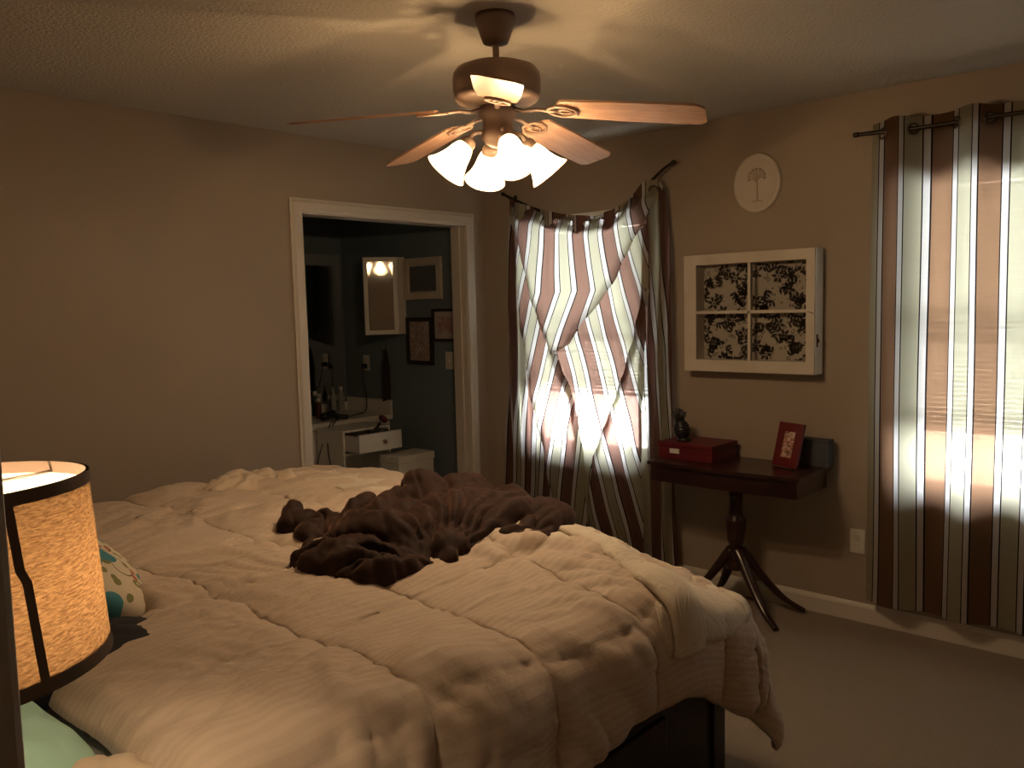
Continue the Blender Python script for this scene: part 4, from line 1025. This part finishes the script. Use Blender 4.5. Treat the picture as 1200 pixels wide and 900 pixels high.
pq = empty('wall_plaque', (-.001, -1.890, 2.094)); tag(pq, 'pale oval plaque with a raised tree design above the window sash', 'plaque')
M['ceram'] = mat('cream_plaster', (.60, .54, .46), .55); M['tree'] = mat('pink_plaster_relief', (.52, .40, .32), .6)
def oval(r0, r1, xa, xb, nseg=56):
    mb = MB(); vs = []; fs = []
    rings = [(r1 * .0 + .001, xa), (r0, xa), (r0 + (r1 - r0) * .35, xb - .001), (r0 + (r1 - r0) * .7, xb - .002), (r1, xb + .004), (r1, -.0)]
    for r, x in rings:
        for k in range(nseg):
            a = 2 * PI * k / nseg; vs.append((x, r * math.cos(a), r * 1.17 * math.sin(a)))
    for i in range(len(rings) - 1):
        for k in range(nseg):
            k2 = (k + 1) % nseg; fs.append((i * nseg + k, i * nseg + k2, (i + 1) * nseg + k2, (i + 1) * nseg + k))
    return mb.add(vs, fs, True)
oval(.100, .123, -.012, -.020).build('plate', M['ceram'], pq)
tr = MB().tube([(-.013, -.004, -.085), (-.014, -.002, -.02), (-.013, 0, .03)], [.004, .0035, .003], 8)
for i in range(9):
    a = R(-20 + 27 * i); 
    tr.tube(curve_pts([(-.013, -.001, .0 + .012 * (i % 3)), (-.0145, .022 * math.cos(a), .02 + .02 * math.sin(a) + .01), (-.0135, .042 * math.cos(a), .032 + .036 * math.sin(a))], 8), .0024, 6)
    tr.lathe([(.001, -.003), (.007, 0), (.001, .003)], Matrix.Translation((-.0135, .042 * math.cos(a), .032 + .036 * math.sin(a))) @ Matrix.Rotation(R(90), 4, 'Y'), 8)
tr.tube([(-.013, -.03, -.086), (-.013, .026, -.086)], .003, 6)
tr.build('tree_relief', M['tree'], pq)

def outlet(loc, rz, label, parent=None):
    o = empty('wall_outlet', loc, rz); tag(o, label, 'outlet')
    MB().box((-.035, -.006, -.058), (.035, 0, .058), .003).build('cover_plate', M['plastic'], o)
    for z in (-.02, .02):
        f_ = MB().box((-.017, -.0075, z - .014), (.017, -.005, z + .014), .003).build('socket', M['plastic'], o)
        MB().box((-.008, -.0079, z - .002), (-.006, -.0073, z + .008)).box((.006, -.0079, z - .002), (.008, -.0073, z + .008)).build('slots', M['dark_thing'], f_)
    return o
outlet((-.0005, -2.395, .383), R(-90), 'white wall outlet low on the wall left of the right curtain')

# ------------------------------------------------------------ bathroom
CZ = .765; CY = .965
cab = empty('vanity_cabinet', (-.62, 1.24, 0)); tag(cab, 'white bathroom vanity below the pale worktop', 'cabinet')
# carcass as panels, open bay at the right where the drawer is pulled out
x_l, x_r = -1.50, -.005; ox, oy = cab.location.x, cab.location.y
c = MB()
def cb(lo, hi, bev=.002): c.box((lo[0] - ox, lo[1] - oy, lo[2]), (hi[0] - ox, hi[1] - oy, hi[2]), bev)
cb((x_l, 1.0, .0), (x_r, BY - .02, .72))
c.build('body', M['white'], cab)
MB().box((-.66 - ox, .982 - oy, .12), (-.05 - ox, 1.0 - oy, .66), .003).build('door', M['white'], cab)
d = MB().box((-1.46 - ox, .982 - oy, .12), (-.68 - ox, 1.0 - oy, .66), .003).build('door', M['white'], cab)
MB().lathe([(.001, 0), (.006, 0), (.006, .012), (.013, .018), (.011, .026), (.001, .028)], Matrix.Translation((-.74 - ox, .982 - oy, .5)) @ Matrix.Rotation(R(90), 4, 'X'), 16).build('knob', M['steel'], d)
DY = .52; dx0, dx1, dz0, dz1 = -.655, -.30, .60, .72
du = empty('drawer_unit', (-.4775, .81, 0)); tag(du, 'small white drawer unit in front of the vanity with its drawer pulled out', 'drawer unit')
ox, oy = du.location.x, du.location.y; c = MB()
def cb(lo, hi, bev=.002): c.box((lo[0] - ox, lo[1] - oy, lo[2]), (hi[0] - ox, hi[1] - oy, hi[2]), bev)
cb((dx0 - .02, .665, 0), (dx0 - .004, .955, .74)); cb((dx1 + .004, .665, 0), (dx1 + .02, .955, .74)); cb((dx0 - .004, .94, 0), (dx1 + .004, .955, .74)); cb((dx0 - .004, .665, .725), (dx1 + .004, .94, .74)); cb((dx0 - .004, .67, .570), (dx1 + .004, .94, .585)); cb((dx0 - .004, .665, .02), (dx1 + .004, .94, .04))
c.build('body', M['white'], du)
dw = MB()
dw.box((dx0 - ox, DY - oy, dz0), (dx1 - ox, DY + .018 - oy, dz1), .003); dw.box((dx0 + .004 - ox, DY + .018 - oy, dz0 + .005), (dx0 + .014 - ox, .78 - oy, dz1 - .012)); dw.box((dx1 - .014 - ox, DY + .018 - oy, dz0 + .005), (dx1 - .004 - ox, .78 - oy, dz1 - .012)); dw.box((dx0 + .014 - ox, DY + .018 - oy, dz0 + .008), (dx1 - .014 - ox, .78 - oy, dz0 + .015))
d = dw.build('drawer', M['white'], du)
MB().lathe([(.001, 0), (.006, 0), (.006, .012), (.014, .018), (.012, .028), (.001, .030)], Matrix.Translation(((dx0 + dx1) / 2 + .02 - ox, DY - oy, .66)) @ Matrix.Rotation(R(90), 4, 'X'), 18).build('knob', M['bronze'], d)
ct = MB().box((x_l, CY, .722), (-.0005, BY - .0005, CZ), .006).box((-.0205, CY, CZ), (-.0008, BY - .02, CZ + .10), .004).box((x_l, BY - .02, CZ), (-.0008, BY - .0008, CZ + .06), .004).build('worktop', M['white'])
place(ct, (-.75, 1.24, .722)); tag(ct, 'pale vanity worktop with a low splashback', 'worktop')
mr = MB().box((x_l, BY - .006, .84), (-.025, BY - .001, 1.95)).build('wall_mirror', M['mirror']); place(mr, (-.75, BY - .003, 1.4)); tag(mr, 'large unframed mirror on the wall behind the vanity', 'mirror')

hm = MB().box((-.155, -.10, 0), (.155, .10, .52), .008); hm.box((-.16, -.105, .50), (.16, .105, .55), .006)
hb = hm.build('hamper', M['white']); hb.location = (-.235, .55, 0); hb.rotation_euler = (0, 0, 0); tag(hb, 'white bathroom bin beneath the open drawer', 'bin')

# clutter in the drawer and on the worktop
M['amber'] = mat('amber_plastic', (.09, .02, .015), .3); M['clearp'] = mat('pale_plastic', (.30, .31, .30), .25); M['greenp'] = mat('green_plastic', (.03, .07, .04), .3)
def bottle(loc, r, h, mt, capm, label, neck=.45, group=None):
    o = MB().lathe([(.001, 0), (r, 0), (r * 1.02, h * .05), (r, h * .62), (r * .85, h * .72), (r * neck, h * .80), (r * neck, h * .84), (.001, h * .84)], n=20).build('bottle', mt)
    o.location = loc; tag(o, label, 'bottle', group)
    MB().lathe([(.001, h * .82), (r * neck * 1.25, h * .82), (r * neck * 1.2, h), (.001, h)], n=16).build('cap', capm, o)
    return o
bl = [((-.74, 1.36), .030, .20, 'clearp', 'white'), ((-.66, 1.30), .022, .15, 'greenp', 'dark_thing'), ((-.55, 1.34), .028, .24, 'clearp', 'dark_thing'), ((-.47, 1.22), .020, .14, 'amber', 'white'),
      ((-.40, 1.36), .026, .18, 'greenp', 'white'), ((-.31, 1.26), .021, .21, 'clearp', 'steel'), ((-.24, 1.37), .030, .15, 'amber', 'dark_thing'), ((-.14, 1.40), .024, .19, 'clearp', 'white')]
lbl = ['tall pale bottle at the left end of the vanity clutter', 'short green bottle with a dark cap on the vanity', 'tallest pale bottle with a dark cap on the vanity', 'small amber bottle with a white cap on the vanity',
       'green bottle with a white cap by the mirror', 'slim pale bottle with a metal cap on the vanity', 'squat amber bottle with a dark cap by the mirror', 'pale bottle nearest the corner of the mirror']
for (p, r, h, a_, b__), lb in zip(bl, lbl): bottle((p[0], p[1], CZ + .001), r, h, M[a_], M[b__], lb, group='bottles on the vanity worktop')
hd = empty('hair_dryer', (-.50, 1.06, CZ + .001), R(30)); tag(hd, 'dark hair dryer lying on the vanity worktop', 'hair dryer')
MB().tube([(-.09, 0, .035), (-.05, 0, .035), (.03, 0, .036), (.07, 0, .036)], [.026, .024, .034, .030], 18).build('barrel', M['dark_thing'], hd)
MB().tube([(.03, 0, .03), (.05, -.06, .022), (.055, -.12, .018)], [.018, .016, .016], 12).build('handle', M['dark_thing'], hd)
br = empty('hair_brush', (-.50, .60, dz0 + .115), R(10)); tag(br, 'dark hair brush sticking up in the open drawer', 'hair brush')
MB().tube([(0, 0, 0), (.07, 0, .03), (.10, 0, .055)], [.010, .009, .008], 10).build('handle', M['dark_thing'], br)
MB().lathe([(.001, -.016), (.03, -.008), (.034, .006), (.02, .018), (.001, .02)], Matrix.Translation((.13, 0, .075)) @ Matrix.Rotation(R(50), 4, 'Y'), 16).build('head', M['amber'], br)
mk = MB()
for (dx, dy, r) in ((-.60, .62, .026), (-.54, .72, .024), (-.40, .62, .028), (-.345, .72, .022), (-.44, .80, .024), (-.61, .84, .024)):
    o = MB().lathe([(.001, 0), (r, 0), (r, .085), (r * .8, .10), (.001, .10)], n=16).build('cosmetic_jar', M['amber'] if dx < -.5 else M['dark_thing']); o.location = (dx, .575 + (dy - .62) * .55, dz0 + .017)
    tag(o, {-.60: 'amber jar at the front left of the open drawer', -.54: 'smaller amber jar just behind the front left one in the drawer', -.40: 'wide dark jar at the front right of the open drawer', -.345: 'dark jar at the right side of the open drawer',
            -.44: 'dark jar in the middle at the back of the drawer', -.61: 'amber jar at the back left of the open drawer'}[dx], 'jar', 'jars in the open drawer')

# items on the bathroom side wall (plane x = 0)
def wall_frame(name, ya, yb, za, zb, fw_, mt_f, mt_art, label, matw=0., d=.022, cat='picture frame'):
    yc, zc = (ya + yb) / 2, (za + zb) / 2; o = empty(name, (-.001, yc, zc)); tag(o, label, cat); h1, h2 = abs(ya - yb) / 2, abs(za - zb) / 2
    f = MB(); f.box((-d, -h1, -h2), (0, -h1 + fw_, h2), .002); f.box((-d, h1 - fw_, -h2), (0, h1, h2), .002); f.box((-d, -h1 + fw_, -h2), (0, h1 - fw_, -h2 + fw_), .002); f.box((-d, -h1 + fw_, h2 - fw_), (0, h1 - fw_, h2), .002)
    f.build('frame', mt_f, o)
    if matw: MB().box((-.009, -h1 + fw_, -h2 + fw_), (-.004, h1 - fw_, h2 - fw_)).build('mat_board', M['matboard'], o)
    MB().box((-.012, -h1 + fw_ + matw, -h2 + fw_ + matw), (-.008, h1 - fw_ - matw, h2 - fw_ - matw)).build('picture', mt_art, o)
    return o
M['darkframe'] = mat('dark_wood_frame', (.020, .012, .010), .4)
wall_frame('picture_frame', .769, .391, 1.589, 1.875, .045, M['sashwhite'], M['art3'], 'wide white frame around a grey print in the bathroom', .012)
wall_frame('picture_frame', .765, .494, 1.135, 1.465, .028, M['darkframe'], M['art1'], 'tall dark frame with a small portrait in the bathroom')
wall_frame('picture_frame', .493, .225, 1.30, 1.52, .018, M['darkframe'], M['art2'], 'small frame with a rose drawing beside the bathroom door', .035)
sw = empty('light_switch', (-.0005, .345, 1.168)); tag(sw, 'ivory light switch below the small rose drawing', 'light switch')
MB().box((-.006, -.037, -.06), (0, .037, .06), .003).build('cover_plate', M['plastic'], sw); MB().box((-.014, -.005, -.010), (-.005, .005, .012), .002).build('toggle', M['plastic'], sw)
ol = outlet((-.0005, 1.25, 1.131), R(-90), 'wall outlet with a plug above the vanity')
pg = MB().box((-.045, 1.235, 1.09), (-.008, 1.265, 1.125), .004).tube(curve_pts([(-.035, 1.25, 1.095), (-.05, 1.24, 1.02), (-.06, 1.20, .92), (-.14, 1.10, .80), (-.30, 1.0, .79), (-.44, .945, .785), (-.60, .90, .765), (-.72, .90, .5), (-.77, .88, .2), (-.74, .87, .01)], 60), .004, 6).build('power_cord', M['cord'])
place(pg, (-.035, 1.25, 1.095)); tag(pg, 'black plug and cord running from the outlet down past the vanity', 'cord')
p2 = MB().tube(curve_pts([(-.46, 1.00, .775), (-.52, .945, .775), (-.62, .90, .70), (-.70, .80, .60), (-.73, .72, .42), (-.75, .70, .12), (-.73, .70, .008)], 50), .004, 6).build('dryer_cord', M['cord'])
place(p2, (-.46, 1.0, .775)); tag(p2, 'black cord looping down in front of the vanity beside the drawer', 'cord')

tw = empty('towel', (-.03, 1.0, 1.235)); tag(tw, 'dark brown hand towel hanging from a wall hook', 'towel')
def twf(s, t):
    wdt = lerp(.018, .052, sst(0, .35, t)); y = (s - .5) * 2 * wdt; x = .0 - .010 * math.cos(s * 2 * PI * 2.5) * lerp(.4, 1, t) + .002
    return Vector((x, y, -.01 - t * .36 + .01 * math.sin(s * 6)))
g_ = MB().grid(twf, 30, 24).build('cloth', M['towel'], tw); md = g_.modifiers.new('t', 'SOLIDIFY'); md.thickness = .006
hk = MB().box((-.006, .985, 1.215), (-.0005, 1.015, 1.265), .002).tube([(-.003, 1.0, 1.25), (-.03, 1.0, 1.235), (-.045, 1.0, 1.245), (-.046, 1.0, 1.262)], .004, 8).build('towel_hook', M['steel']); place(hk, (-.003, 1, 1.24)); tag(hk, 'small metal hook holding the brown towel', 'hook')

mc = empty('medicine_cabinet', (0, .93, 1.62)); tag(mc, 'white medicine cabinet with its mirrored door standing open', 'cabinet')
bx = MB(); bx.box((-.07, -.15, -.27), (-.0008, -.138, .27)); bx.box((-.07, .188, -.27), (-.0008, .2, .27)); bx.box((-.07, -.138, -.27), (-.0008, .188, -.256)); bx.box((-.07, -.138, .256), (-.0008, .188, .27)); bx.box((-.008, -.138, -.256), (-.0008, .188, .256))
bx.box((-.06, -.138, -.08), (-.008, .188, -.074)); bx.box((-.06, -.138, .09), (-.008, .188, .096))
bx.build('body', M['white'], mc)
ang = math.atan2(.583, -.813)
DM = Matrix.Translation((-.072, -.15, 0)) @ Matrix.Rotation(ang, 4, 'Z')      # local +x runs along the door from the hinge
DLn = .235; dd = MB(); fwid = .030
for lo, hi in (((0, -.018, -.27), (fwid, 0, .27)), ((DLn - fwid, -.018, -.27), (DLn, 0, .27)), ((fwid, -.018, -.27), (DLn - fwid, 0, -.27 + fwid)), ((fwid, -.018, .27 - fwid), (DLn - fwid, 0, .27))): dd.box(lo, hi, .002, M=DM)
d_ = dd.build('door', M['white'], mc)
MB().box((fwid, -.008, -.27 + fwid), (DLn - fwid, -.004, .27 - fwid), M=DM).build('mirror_panel', M['mirror'], d_)
MB().box((.004, -.022, -.266), (DLn - .004, -.0185, .266), M=DM).build('door_back', M['white'], d_)
